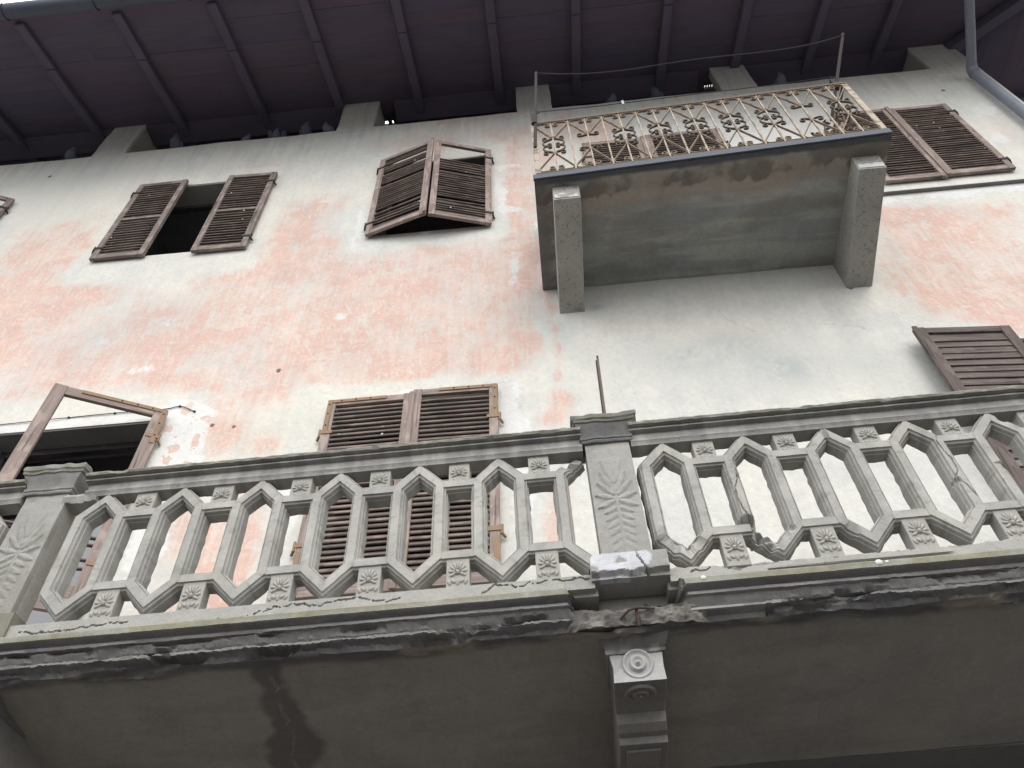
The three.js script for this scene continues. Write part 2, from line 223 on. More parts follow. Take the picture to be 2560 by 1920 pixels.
const wallAt = (() => {
  const cache = { k: -1 };
  return (u, v) => {
    const x = WX + u * WW, y = WY + v * WH;
    const wx = x + 0.10 * (fbm(x * 3, y * 3, 3, 51) - 0.5), wy = y + 0.10 * (fbm(x * 3, y * 3, 3, 52) - 0.5);
    const big = fbm(x * 1.6, y * 1.6, 4, 53), mid = fbm(x * 6, y * 5, 4, 54), fine = fbm(x * 34, y * 30, 4, 55), brush = fbm(x * 22, y * 7, 3, 56), brush2 = fbm((x + y * 0.6) * 9, (y - x * 0.6) * 38, 3, 57), grit = n2(x * 160, y * 160, 58);
    let p = field(rose, wx, wy);
    for (const [a, b, c, d, s] of clear) { const m = smooth(-s, s, Math.min(wx - a, b - wx, wy - c, d - wy)); p *= 1 - 0.92 * m; }
    const W = Math.min(1, field(whites, wx, wy)), wm = smooth(0.40, 0.66, W * 0.95 + 0.5 * (fine - 0.5) + 0.9 * (mid - 0.5));
    const p1 = Math.min(1.05, p), mot = fbm(x * 3.1 + 9, y * 2.6, 4, 62), streak = fbm(x * 55, y * 6, 3, 64), cloud = fbm(x * 8 + 3, y * 9, 3, 63);
    let pink = smooth(0.25, 1.0, p1 * 0.92 + 1.0 * (mot - 0.5) + 0.8 * (mid - 0.5) + 0.7 * (cloud - 0.5) + 0.75 * (brush - 0.5) + 0.45 * (streak - 0.5) + 0.25 * (brush2 - 0.5) + 0.35 * (fine - 0.5)) * smooth(0.02, 0.2, p1);
    pink = 0.42 * smooth(0.12, 0.62, p1 + 0.5 * (mot - 0.5) + 0.3 * (cloud - 0.5) + 0.25 * (fine - 0.5)) + 0.55 * pink;
    const scr = smooth(0.70, 0.76, fbm(x * 70 + y * 25, y * 9 - x * 4, 3, 65)) * smooth(0.45, 0.6, mot) + smooth(0.72, 0.77, fbm(x * 14 - y * 5, y * 85 + x * 20, 3, 66)) * smooth(0.5, 0.62, cloud);
    pink *= (1 - 0.6 * Math.min(1, scr)) * mix(0.86, 1, fine) * (1 - 0.55 * smooth(0.66, 0.74, fbm(x * 55, y * 48, 3, 59)));
    for (const L of drips) { const d = segDist(wx, wy, L); if (d < 0.05) pink = Math.max(pink, 0.75 * smooth(0.035, 0.008, d + 0.03 * (fine - 0.5)) * smooth(0.3, 0.6, cloud)); }
    const fk = fbm(wx * 4.5 + 7, wy * 4.5, 6, 67), flake = smooth(0.615, 0.63, fk) * smooth(0.1, 0.4, p1); pink *= 1 - 0.38 * flake * smooth(0.35, 0.6, cloud);
    // bare plaster, from cool grey to warm cream
    const t = smooth(0.3, 0.7, big + 0.35 * (mid - 0.5)); const low = smooth(6.2, 5.4, y) * smooth(-0.3, -1.2, x);
    let c = [mix(0.567, 0.608, t), mix(0.567, 0.592, t), mix(0.533, 0.54, t)];
    c = c.map((q, i) => mix(q, [0.63, 0.58, 0.47][i], 0.16 * low * mid * 2 + 0.06 * smooth(0.55, 0.75, mid)));
    const deep = smooth(0.38, 0.62, mot * 0.35 + cloud * 0.35 + streak * 0.3), col = [mix(0.61, 0.585, deep), mix(0.445, 0.34, deep), mix(0.385, 0.268, deep)];
    c = c.map((q, i) => mix(q, col[i], pink * 0.80));
    c = c.map((q, i) => mix(q, [0.645, 0.645, 0.632][i], wm * (0.85 - 0.5 * smooth(0.6, 0.7, fine))));
    { const near = smooth(0.24, 0.12, Math.abs(x + 2.5)) * smooth(0.5, 0.3, Math.abs(y - 5.3)), cp = smooth(0.60, 0.612, fbm(x * 13 + 2, y * 11, 4, 69)) * near; c = c.map((q, i) => mix(q, [0.58, 0.40, 0.33][i], 0.8 * cp)); cache.chip = cp; }
    const st = Math.min(1, field(stains, wx, wy)) * smooth(0.25, 0.75, mid * 0.6 + fine * 0.5);
    c = c.map((q, i) => mix(q, [0.30, 0.335, 0.34][i], st * 0.85));
    const run = smooth(0.5, 0.72, fbm(x * 30, y * 1.3, 4, 68)) * (smooth(9.2, 10.2, y + 0.5 * (mot - 0.5)) * 0.8 + 0.25); c = c.map((q, i) => mix(q, [0.40, 0.405, 0.39][i], run * 0.35));
    let k = 1 + 0.16 * (fine - 0.5) + 0.10 * (grit - 0.5) + 0.14 * (mid - 0.5);
    if (grit > 0.985) k *= 0.75;
    for (const L of wallCracks) { const d = segDist(x + 0.03 * (fbm(x * 30, y * 30, 2, 60) - 0.5), y + 0.03 * (fbm(x * 30, y * 30, 2, 61) - 0.5), L); if (d < 0.004) k *= 0.82; }
    for (const [a, b, r] of [[-1.95, 6.0, 0.018], [-2.31, 5.47, 0.014], [-2.15, 5.44, 0.012], [4.45, 9.7, 0.02], [-5.3, 9.75, 0.02], [2.35, 6.4, 0.02]]) if (Math.hypot(x - a, (y - b) * 0.8) < r * (0.7 + 0.6 * fine)) k *= 0.25;
    cache.h = 0.5 + 0.35 * (big - 0.5) + 0.35 * (mid - 0.5) + 0.22 * (fine - 0.5) + 0.1 * (grit - 0.5) + 0.12 * wm + 0.05 * pink - 0.10 * flake - 0.2 * cache.chip;
    wallAt.h = cache.h;
    return c.map((q) => q * k);
  };
})();
{
  const w = 2048, h = 1500, hb = new Float32Array(w * h); let n = 0;
  const map = texture(w, h, (u, v) => { const c = wallAt(u, v); hb[n++] = wallAt.h; return c; }, { clamp: true });
  n = 0; const bump = texture(w, h, () => hb[n++], { srgb: false, clamp: true });
  M.wall = new THREE.MeshStandardMaterial({ map, bumpMap: bump, bumpScale: 0.012, roughness: 0.96 });
}
function wallUV(geo) { const g = geo.index ? geo.toNonIndexed() : geo, p = g.attributes.position, uv = new Float32Array(p.count * 2); for (let i = 0; i < p.count; i++) { uv[i * 2] = (p.getX(i) + 0.7 * p.getZ(i) - WX) / WW; uv[i * 2 + 1] = (p.getY(i) + 0.7 * p.getZ(i) - WY) / WH; } g.setAttribute('uv', new THREE.BufferAttribute(uv, 2)); return g; }

// ---------------------------------------------------------------- ground
{
  const gm = new THREE.MeshStandardMaterial({ color: new THREE.Color().setRGB(0.088, 0.086, 0.083), map: stoneMap.clone(), roughness: 0.95 }); gm.map.repeat.set(0.4, 0.4);
  const g = part('ground', metres(new THREE.PlaneGeometry(300, 300, 4, 4).rotateX(-Math.PI / 2)), gm, scene); g.userData.kind = 'structure';
}

// ---------------------------------------------------------------- the house
const house = thing('house', 'old house with worn rose and white plaster walls and brown shutters under deep eaves', 'house');
const TH = 0.32, sillY = (x) => 10.24 + 0.012 * x;
{
  const s = new THREE.Shape(); s.moveTo(-8, 0); s.lineTo(5.05, 0); s.lineTo(5.05, sillY(5.05));
  for (let x = 4.9; x > -8; x -= 0.15) s.lineTo(x, sillY(x) + 0.022 * (fbm(x * 2.3, 3, 3, 71) - 0.5) * 2);
  s.lineTo(-8, sillY(-8)); s.closePath();
  for (const [a, b, c, d] of openings()) {
    const h = new THREE.Path(), e = (k) => 0.008 * (hash(Math.round(a * 100), k, 5) - 0.5); h.moveTo(a + e(1), c + e(2)); h.lineTo(a + e(3), d + e(4)); h.lineTo(b + e(5), d + e(6)); h.lineTo(b + e(7), c + e(8)); h.closePath(); s.holes.push(h);
  }
  const g = new THREE.ExtrudeGeometry(s, { depth: TH, bevelEnabled: false }); g.translate(0, 0, -TH);
  part('wall', wallUV(g), M.wall, house);
  part('side_wall', wallUV(box(4.73, 5.05, 0, 10.95, -6, -TH - 0.001, 0)), M.wall, house);
  part('back_wall', box(-8, 4.73, 0, 12.2, -6, -5.8, 0), M.inside, house);
  part('side_wall', box(-8, -7.8, 0, 11.2, -5.8, -TH, 0), M.inside, house);
  for (const [a, b] of [[3.05, 3.25], [6.45, 6.7], [9.95, 10.1]]) part('floor', box(-7.8, 4.73, a, b, -5.8, -TH, 0), M.inside, house);
  // partition behind each window, so that no room is seen right through
  for (const x of [-4.6, -2.0, 0.2, 2.7]) part('partition', box(x, x + 0.12, 3.25, 9.95, -5.8, -TH - 0.02, 0), M.inside, house);
}
function openings() {
  return [[-3.98, -2.68, 7.83, 9.2], [-1.44, -0.42, 7.8, 9.2], [3.24, 4.22, 7.9, 9.26], [0.7, 1.86, 6.78, 9.12], [-3.95, -2.68, 3.95, 5.57], [-1.44, -0.38, 4.05, 5.54], [3.17, 4.2, 3.27, 5.66], [0.5, 4.45, 0.02, 3.04]];  // last opening is made up to darken the strip below the balcony
}
for (const [a, b, top] of [[-4.99, -4.6, 11.1], [-2.125, -1.705, 11.1], [-0.055, 0.345, 11.1], [2.26, 2.655, 11.1], [4.575, 5.05, 11.1], [-7.8, -7.3, 11.1]]) {
  const g = new THREE.BoxGeometry(b - a, top - 10.15, 0.03, 6, 10, 1), p = g.attributes.position;
  for (let i = 0; i < p.count; i++) { const y = p.getY(i); if (Math.abs(p.getX(i)) > (b - a) / 2 - 0.001) p.setX(i, p.getX(i) + 0.02 * (fbm(y * 6 + a, p.getX(i) > 0 ? 3 : 8, 3, 75) - 0.5)); }
  g.translate((a + b) / 2, (top + 10.15) / 2, -0.011); g.computeVertexNormals();
  const ap = part('attic_pillar', wallUV(g), M.wall, house); part('core', box(a + 0.006, b - 0.006, 10.15, top, a > 2 && a < 3 ? -0.12 : -TH, -0.026, 0.004), M.pillarCore, ap);
}
for (const [a, b] of [[-7.8, -4.99], [-4.6, -2.125], [-1.54, -0.055], [0.345, 2.13], [2.655, 4.575]]) part('wall_plate', box(a, b, 10.935, 11.0, -0.27, -0.004, 0.006, 'x', a), M.roofWood[0], house);
// ---- roof: boards over rafters, falling outward, hipped at the corner
const roofY = (z) => 10.95 - 0.37 * z;
{
  const roof = sub('roof', house), R = rng(11), ang = Math.atan(0.37), L = 1 / Math.cos(ang);
  const raft = [-7.2, -6.2, -5.2, -4.15, -3.13, -2.18, -1.23, -0.25, 0.67, 1.67, 2.54, 3.4, 4.2];
  const place = (g, z) => { g.rotateX(ang); g.translate(0, roofY(z), z); return g; };
  const board = new Map();
  const rows = []; for (let z = 1.52; z > -2.2; z -= 0.155) rows.push(z);
  rows.forEach((z, k) => {
    const zc = z - 0.078, end = zc > 0 ? 5.05 + zc : 5.05; let xs = [-7.8, -5.2, -3.13, -1.23, 0.67, 2.54, end];
    if (k % 2) xs = [-7.8, -6.2, -4.15, -2.18, -0.25, 1.67, 3.4, end];
    const cut = [];
    if (Math.abs(zc + 0.35) < 0.1) cut.push([-1.83, -1.58]);
    if (Math.abs(zc + 0.27) < 0.08) cut.push([2.23, 2.43]);
    for (let i = 0; i + 1 < xs.length; i++) {
      let spans = [[xs[i] + 0.002, xs[i + 1] - 0.002]];
      for (const [a, b] of cut) spans = spans.flatMap(([p, q]) => a > p && b < q ? [[p, a], [b, q]] : [[p, q]]);
      for (const [a, b] of spans) {
        const g = box(a, b, -0.002, 0.018, -0.085 * L, 0.085 * L, 0.002, 'x', k * 3 + i); const m = part('plank', place(g, zc), M.roofWood[Math.floor(R() * 3)], roof);
        m.position.y = 0.004 * (k % 2) + 0.006 * R(); m.rotation.z = 0;
      }
    }
  });
  for (let k = 0; k < 11; k++) { // boards of the hipped end, falling to the right
    const x = 5.05 + 0.155 * k + 0.078, g = new THREE.BoxGeometry(0.17 * L, 0.02, x - 5.05 + 4, 1, 1, 1); g.translate(0, 0.009, 0); g.rotateZ(-ang); g.translate(x, roofY(x - 5.05), (x - 5.05 - 4) / 2);
    const m = part('plank', metres(g, 'z', k), M.roofWood[k % 3], roof); m.position.y = 0.004 * (k % 2);
  }
  for (const x of raft) {
    const g = merge([box(x - 0.05, x + 0.05, -0.08, -0.004, -3.2 * L, 0.9 * L, 0.012, 'z', x), box(x - 0.05, x + 0.05, -0.06, -0.0045, 0.9 * L, 1.43 * L, 0.006, 'z', x)]); g.rotateX(ang); g.translate(0, roofY(0), 0); part('rafter', g, M.rafter, roof);
  }
  { const g = box(-0.06, 0.06, -0.15, -0.004, 0, 2.1, 0.006, 'z'); g.rotateX(Math.atan(0.37 / Math.SQRT2)); g.rotateY(Math.PI / 4); g.translate(5.0, roofY(0) - 0.01, -0.05); part('hip_rafter', g, M.rafter, roof); }
  for (const z of [-0.6, -1.6, -2.6]) { const x1 = 5.05, g = box(-0.05, 1.15, -0.125, -0.004, z - 0.05, z + 0.05, 0.006, 'x'); g.rotateZ(-ang); g.translate(x1, roofY(0), 0); part('rafter', g, M.rafter, roof); }
  // the covering over the boards, open where tiles are missing
  const s = new THREE.Shape(); s.moveTo(-7.9, -1.52); s.lineTo(6.57, -1.52); s.lineTo(5.05, 0); s.lineTo(5.05, 3.2); s.lineTo(-7.9, 3.2); s.closePath();
  const hole = (a, b, c, d) => { const h = new THREE.Path(); h.moveTo(a, c); h.lineTo(b, c); h.lineTo(b, d); h.lineTo(a, d); h.closePath(); s.holes.push(h); };
  hole(-1.80, -1.68, 0.31, 0.39); hole(-1.635, -1.612, 0.31, 0.39);
  for (let i = 0; i < 6; i++) hole(2.25 + i * 0.029, 2.268 + i * 0.029, 0.25, 0.32);
  const g = new THREE.ExtrudeGeometry(s, { depth: 0.05, bevelEnabled: false }); g.scale(1, L, 1); g.rotateX(-Math.PI / 2); g.rotateX(ang); g.translate(0, roofY(0) + 0.035, 0);
  part('roof_covering', metres(g), M.dark, roof);
  const g2 = new THREE.BoxGeometry(1.8 * L, 0.05, 7); g2.rotateZ(-ang); g2.translate(5.05 + 0.9, roofY(0.9) + 0.085, -1.8); part('roof_covering', metres(g2), M.dark, roof);
  const back = box(-7.9, 5.05, 0, 0.05, -3, 0, 0); back.rotateX(-ang); back.translate(0, roofY(-3.2) + 0.05, -3.2); part('roof_covering', back, M.dark, roof);
}
for (const [a, b, y, m, lb] of [[-3.98, -2.68, 9.2, 0.33, 'grey lintel soffit over the half open shutters'], [-1.44, -0.42, 9.2, 0.08, null], [-3.95, -2.68, 5.57, 0.17, 'dark grey lintel soffit over the slatless shutter leaf'], [3.17, 4.2, 5.66, 0.17, null], [0.5, 4.45, 3.04, 0.17, 'dark liner of the added opening under the stone balcony']]) part('lintel', box(a + 0.005, b - 0.005, y - 0.014, y + 0.01, -TH + 0.01, -0.008, 0.003), stone([m, m * 0.99, m * 0.96]), house, lb || undefined);  // liners darker than the reveals; the last belongs to the added opening
// ---- shutters
function leaf(parent, x, y0, z, dir, w, h, turn, o = {}) {
  const g = sub('shutter', parent, o.label); g.position.set(x, y0, z); g.rotation.y = turn; g.rotation.z = o.roll || 0;
  const st = o.stile ?? 0.055, th = 0.036, m = o.mat || M.stile, X = (a, b) => dir > 0 ? [a, b] : [-b, -a], R = rng(Math.round((x * 13 + y0 * 7 + dir) * 1000));
  const off = R() * 9;
  part('stile', box(...X(0, st), 0, h, -th / 2, th / 2, 0.005, 'y', off), m, g); part('stile', box(...X(w - st, w), -0.004, h + 0.004, -th / 2, th / 2, 0.005, 'y', off + 2), o.meet || m, g);
  if (o.bead) part('cover_strip', box(...X(w - 0.018, w + 0.018), 0, h, th / 2 + 0.0015, th / 2 + 0.016, 0.005, 'y', off + 5), m, g);
  const rails = [[0, o.bottom ?? 0.065], [h - (o.top ?? 0.055), h], ...(o.mids || []).map((q) => [h * q - 0.018, h * q + 0.018])];
  for (const [a, b] of rails) part('rail', box(...X(st, w - st), a, b, -th / 2 + 0.0025, th / 2 - 0.0025, 0.004, 'x', off + a), m, g);
  const pitch = o.pitch ?? 0.045, sw = o.slatW ?? 0.044, base = new RoundedBoxGeometry(w - 2 * st + 0.004, o.slatT ?? 0.014, sw, 3, 0.0062), geos = [0, 1, 2].map((k) => metres(base.clone(), 'x', k * 3 + off));
  for (let y = rails[0][1] + pitch * 0.5, k = 0; y < h - (o.top ?? 0.055) - pitch * 0.3; y += pitch, k++) {
    if (rails.slice(2).some(([a, b]) => y > a - 0.012 && y < b + 0.012)) continue;
    const state = o.state ? o.state(k, y / h, R) : 0; if (state === 'gone') continue;
    const q = part('slat', geos[k % 3], (o.slatMat || M.slat)[Math.floor(R() * 3)], g); q.position.set(dir * w / 2, y + (R() - 0.5) * 0.004, (R() - 0.5) * 0.003); q.rotation.x = (o.tilt ?? 0.98) + (R() - 0.5) * 0.12; q.rotation.z = (R() - 0.5) * 0.006 + (state || 0);
    if (state) q.position.z -= 0.014;
  }
  for (const f of o.hinges || [0.12, 0.86]) {
    const y = h * f; const strap = box(...X(-0.012, o.strap ?? 0.075), y - 0.014, y + 0.014, th / 2 + 0.001, th / 2 + 0.006, 0.001);
    part('hinge', merge([strap, metres(rod([-dir * 0.012, y - 0.035, 0.014], [-dir * 0.012, y + 0.03, 0.014], 0.009)), metres(rod([-dir * 0.012, y - 0.03, 0.014], [-dir * 0.03, y - 0.042, -0.014], 0.009))]), o.strapMat || M.iron, g);
  }
  if (o.plates) { // flat iron corner straps, worn to a tan colour
    const e = th / 2 + 0.0015;
    part('corner_strap', box(...X(0.006, 0.036), h - 0.32, h - 0.004, e, e + 0.004, 0.001), M.tan, g); part('corner_strap', box(...X(0.037, w - 0.18), h - 0.034, h - 0.006, e, e + 0.004, 0.001), M.tan, g); part('corner_strap', box(...X(0.006, 0.036), 0.01, 0.3, e, e + 0.004, 0.001), M.tan, g);
    const nail = metres(new THREE.SphereGeometry(0.006, 6, 4)), put = (x, y) => { const n = part('nail', nail, M.iron, g); n.position.set(dir * x, y, e + 0.005); };
    for (const t of [0.05, 0.14, 0.25]) put(0.021, h - t); for (const t of [0.1, 0.2, 0.3]) put(t, h - 0.02);
  }
  if (o.droppings) { for (let i = 0; i < o.droppings; i++) part('bird_dropping', metres(new THREE.SphereGeometry(0.005 + 0.005 * R(), 6, 5).scale(1, 1, 0.5)), M.white, g).position.set(dir * (st + R() * (w - 2 * st)), 0.1 + R() * (h - 0.25), th / 2 - 0.004); }
  return g;
}
{
  const o1 = { mids: [0.49], stile: 0.058, pitch: 0.047, droppings: 3 };
  leaf(house, -4.07, 7.79, 0.03, 1, 0.515, 1.44, -0.012, { ...o1, label: 'left leaf of the half open shutter pair with a middle rail' });
  leaf(house, -2.6, 7.765, 0.03, -1, 0.51, 1.455, 0.012, { ...o1, label: 'right leaf of the half open shutter pair with a middle rail' });
  // the pair that bulges out ajar
  leaf(house, -1.503, 7.76, 0.03, 1, 0.602, 1.49, -0.29, { stile: 0.06, pitch: 0.042, bead: true, droppings: 3, mat: M.stilePale, label: 'left leaf of the shutter pair standing ajar', state: (k, t, R) => (R() < 0.12 ? (R() - 0.5) * 0.05 : 0) });
  leaf(house, -0.357, 7.755, 0.03, -1, 0.572, 1.49, 0.29, { stile: 0.06, pitch: 0.042, droppings: 3, mat: M.stilePale, label: 'right leaf standing ajar with its top slats missing', state: (k, t, R) => (t > 0.77 ? 'gone' : t > 0.7 ? 0.02 * (R() - 0.5) : R() < 0.15 ? (R() - 0.5) * 0.05 : 0) });
  leaf(house, 3.15, 7.85, 0.03, 1, 0.545, 1.46, 0, { pitch: 0.042, bead: true, droppings: 2, mat: M.stilePale });
  leaf(house, 4.285, 7.87, 0.03, -1, 0.58, 1.42, 0, { pitch: 0.042, droppings: 5, mat: M.stilePale });
  leaf(house, 0.58, 6.79, 0.03, 1, 0.615, 2.4, 0, { pitch: 0.045, bead: true, stile: 0.075, mat: M.stilePale, label: 'left leaf of the tall shutters behind the iron railing' });
  leaf(house, 1.99, 6.79, 0.03, -1, 0.785, 2.44, 0, { pitch: 0.045, stile: 0.085, mat: M.stilePale, label: 'right leaf of the tall shutters behind the iron railing' });
  const o5 = { mat: M.stilePale, pitch: 0.041, stile: 0.06, mids: [0.51], plates: true, hinges: [0.22, 0.8], strapMat: M.tan, bottom: 0.07 };
  leaf(house, -1.5, 4.0, 0.032, 1, 0.59, 1.57, -0.01, { ...o5, bead: true, droppings: 3, label: 'left leaf of the closed shutters behind the balustrade' });
  leaf(house, -0.325, 4.01, 0.032, -1, 0.582, 1.59, 0.01, { ...o5, label: 'right leaf of the closed shutters behind the balustrade' });
  // open leaf at the left that has lost nearly all slats
  leaf(house, -2.645, 3.99, 0.035, -1, 0.735, 1.615, 0.474, { stile: 0.085, pitch: 0.052, mat: M.stilePale, plates: true, hinges: [0.2, 0.84], strapMat: M.tan, bottom: 0.17, top: 0.075, tilt: 0.3, label: 'open shutter leaf with most slats missing, only its frame left', state: (k, t, R) => (t > 0.36 ? 'gone' : [3, 5, 6, 8].includes(k) ? (R() - 0.5) * 0.03 : k === 1 ? 0.16 : 'gone') });
  // leaf folded back on the wall at the right
  leaf(house, 3.17, 3.3, 0.05, -1, 0.655, 2.43, 0.075, { stile: 0.075, pitch: 0.062, slatW: 0.086, slatT: 0.010, tilt: 1.40, bead: true, mat: M.stileDark, slatMat: [M.stileDark, M.slat[2], M.stileDark], hinges: [0.2, 0.5, 0.85], label: 'dark shutter leaf folded back against the wall with closed slats' });
  leaf(house, -5.42, 7.74, 0.03, -1, 0.5, 1.44, 0.42, { mids: [0.49], pitch: 0.047, state: (k, t) => (t > 0.5 ? 'gone' : 0) });
}
// ---- windows behind the shutters
function casement(a, b, c, d, z, mids) {
  const w = sub('window', house), f = 0.05;
  part('frame', merge([box(a, a + f, c, d, z - 0.03, z + 0.03, 0.004, 'y'), box(b - f, b, c, d, z - 0.03, z + 0.03, 0.004, 'y'), box(a + f, b - f, d - f, d, z - 0.029, z + 0.029, 0.004), box(a + f, b - f, c, c + f, z - 0.029, z + 0.029, 0.004)]), M.frameDark, w);
  for (const x of mids || []) part('mullion', box(x - 0.035, x + 0.035, c + f, d - f, z - 0.028, z + 0.032, 0.004, 'y'), M.frameDark, w);
  return w;
}
casement(-3.95, -2.68, 7.85, 9.19, -0.26, []);
{
  const w = casement(-3.95, -2.68, 3.96, 5.55, -0.2, []);
  // transom bar and an inner sash swung into the room
  part('transom', box(-3.9, -2.73, 4.86, 4.92, -0.225, -0.18, 0.004), M.frameDark, w);
  part('pane', box(-3.86, -3.36, 4.0, 4.84, -0.205, -0.199, 0), M.glass, w); part('pane', box(-3.28, -2.74, 4.0, 4.84, -0.205, -0.199, 0), M.glass, w);
  part('mullion', box(-3.355, -3.285, 4.0, 4.86, -0.224, -0.182, 0.004, 'y'), M.frameDark, w);
  const sash = merge([box(0, 0.055, 0, 0.62, -0.02, 0.02, 0.003, 'y'), box(0.5, 0.555, 0, 0.62, -0.02, 0.02, 0.003, 'y'), box(0.055, 0.5, 0.565, 0.62, -0.019, 0.019, 0.003), box(0.055, 0.5, 0, 0.055, -0.019, 0.019, 0.003)]);
  const s1 = part('sash', sash, M.frameDark, w); s1.position.set(-2.73, 4.92, -0.24); s1.rotation.y = Math.PI - 0.9 + 0.0; s1.rotation.y = Math.PI + 0.0 - 0.95;
  const s2 = part('sash', sash, M.frameDark, w); s2.position.set(-3.9, 4.92, -0.24); s2.rotation.y = 0.75;
}
casement(3.18, 4.19, 3.26, 5.64, -0.24, [3.68]);
M.sillShadow = stone([0.2, 0.2, 0.2]);  // thin dark ledge that also draws the shadow line under the sill
part('window_sill', box(3.02, 4.42, 7.675, 7.688, -0.02, 0.035, 0.003), M.sillShadow, house);
M.claddingStone = stone([0.24, 0.22, 0.2]); part('added_base_cladding', box(-8, 0.48, 0, 3.03, 0.002, 0.012, 0.003), M.claddingStone, house);  // unseen cladding, added to cut light bounced up to the balcony soffit
part('wall_hook', merge([metres(rod([0.42, 4.86, 0], [0.42, 4.86, 0.04], 0.012)), box(0.405, 0.435, 4.845, 4.9, 0.04, 0.05, 0.002)]), M.iron, house);

// ---------------------------------------------------------------- gutter and downspout
{
  const gt = thing('gutter', 'blue grey metal gutter along the edge of the eaves', 'gutter');
  const prof = []; for (let i = 0; i <= 12; i++) { const a = Math.PI * i / 12; prof.push([1.553 - 0.078 * Math.cos(a), 10.37 - 0.078 * Math.sin(a)]); } for (let i = 12; i >= 0; i--) { const a = Math.PI * i / 12; prof.push([1.553 - 0.074 * Math.cos(a), 10.371 - 0.074 * Math.sin(a)]); }
  M.gutterZinc = new THREE.MeshStandardMaterial({ color: new THREE.Color().setRGB(0.085, 0.1, 0.135), map: stoneMap, roughness: 0.7 });  // darker than the downspout zinc
  part('channel', moulding(prof, -7.9, 6.5, 1, null, null, 0.9), M.gutterZinc, gt);
  for (let x = -7.2; x < 6.4; x += 0.97) { const g = new THREE.TorusGeometry(0.083, 0.006, 4, 12, Math.PI); g.rotateZ(Math.PI); g.rotateY(Math.PI / 2); g.translate(x, 10.37, 1.553); part('gutter_bracket', metres(g), M.iron, gt); }
  const ds = thing('downspout', 'grey downspout bent at the elbow near the corner of the house', 'downspout');
  part('pipe', metres(rod([4.82, 9.86, 0.085], [4.82, 3.6, 0.085], 0.05, 20)), M.zinc, ds);
  part('pipe', metres(rod([4.814, 9.935, 0.13], [4.543, 10.345, 1.5], 0.048, 20)), M.zinc, ds);
  part('elbow', metres(new THREE.TubeGeometry(new THREE.QuadraticBezierCurve3(V3([4.82, 9.84, 0.085]), V3([4.82, 9.92, 0.083]), V3([4.812, 9.945, 0.155])), 10, 0.054, 20)), M.zinc, ds);
  for (const y of [8.4, 6.4, 4.4]) part('pipe_clip', metres(new THREE.TorusGeometry(0.052, 0.007, 5, 18).rotateX(Math.PI / 2).translate(4.82, y, 0.085)), M.iron, ds);
}

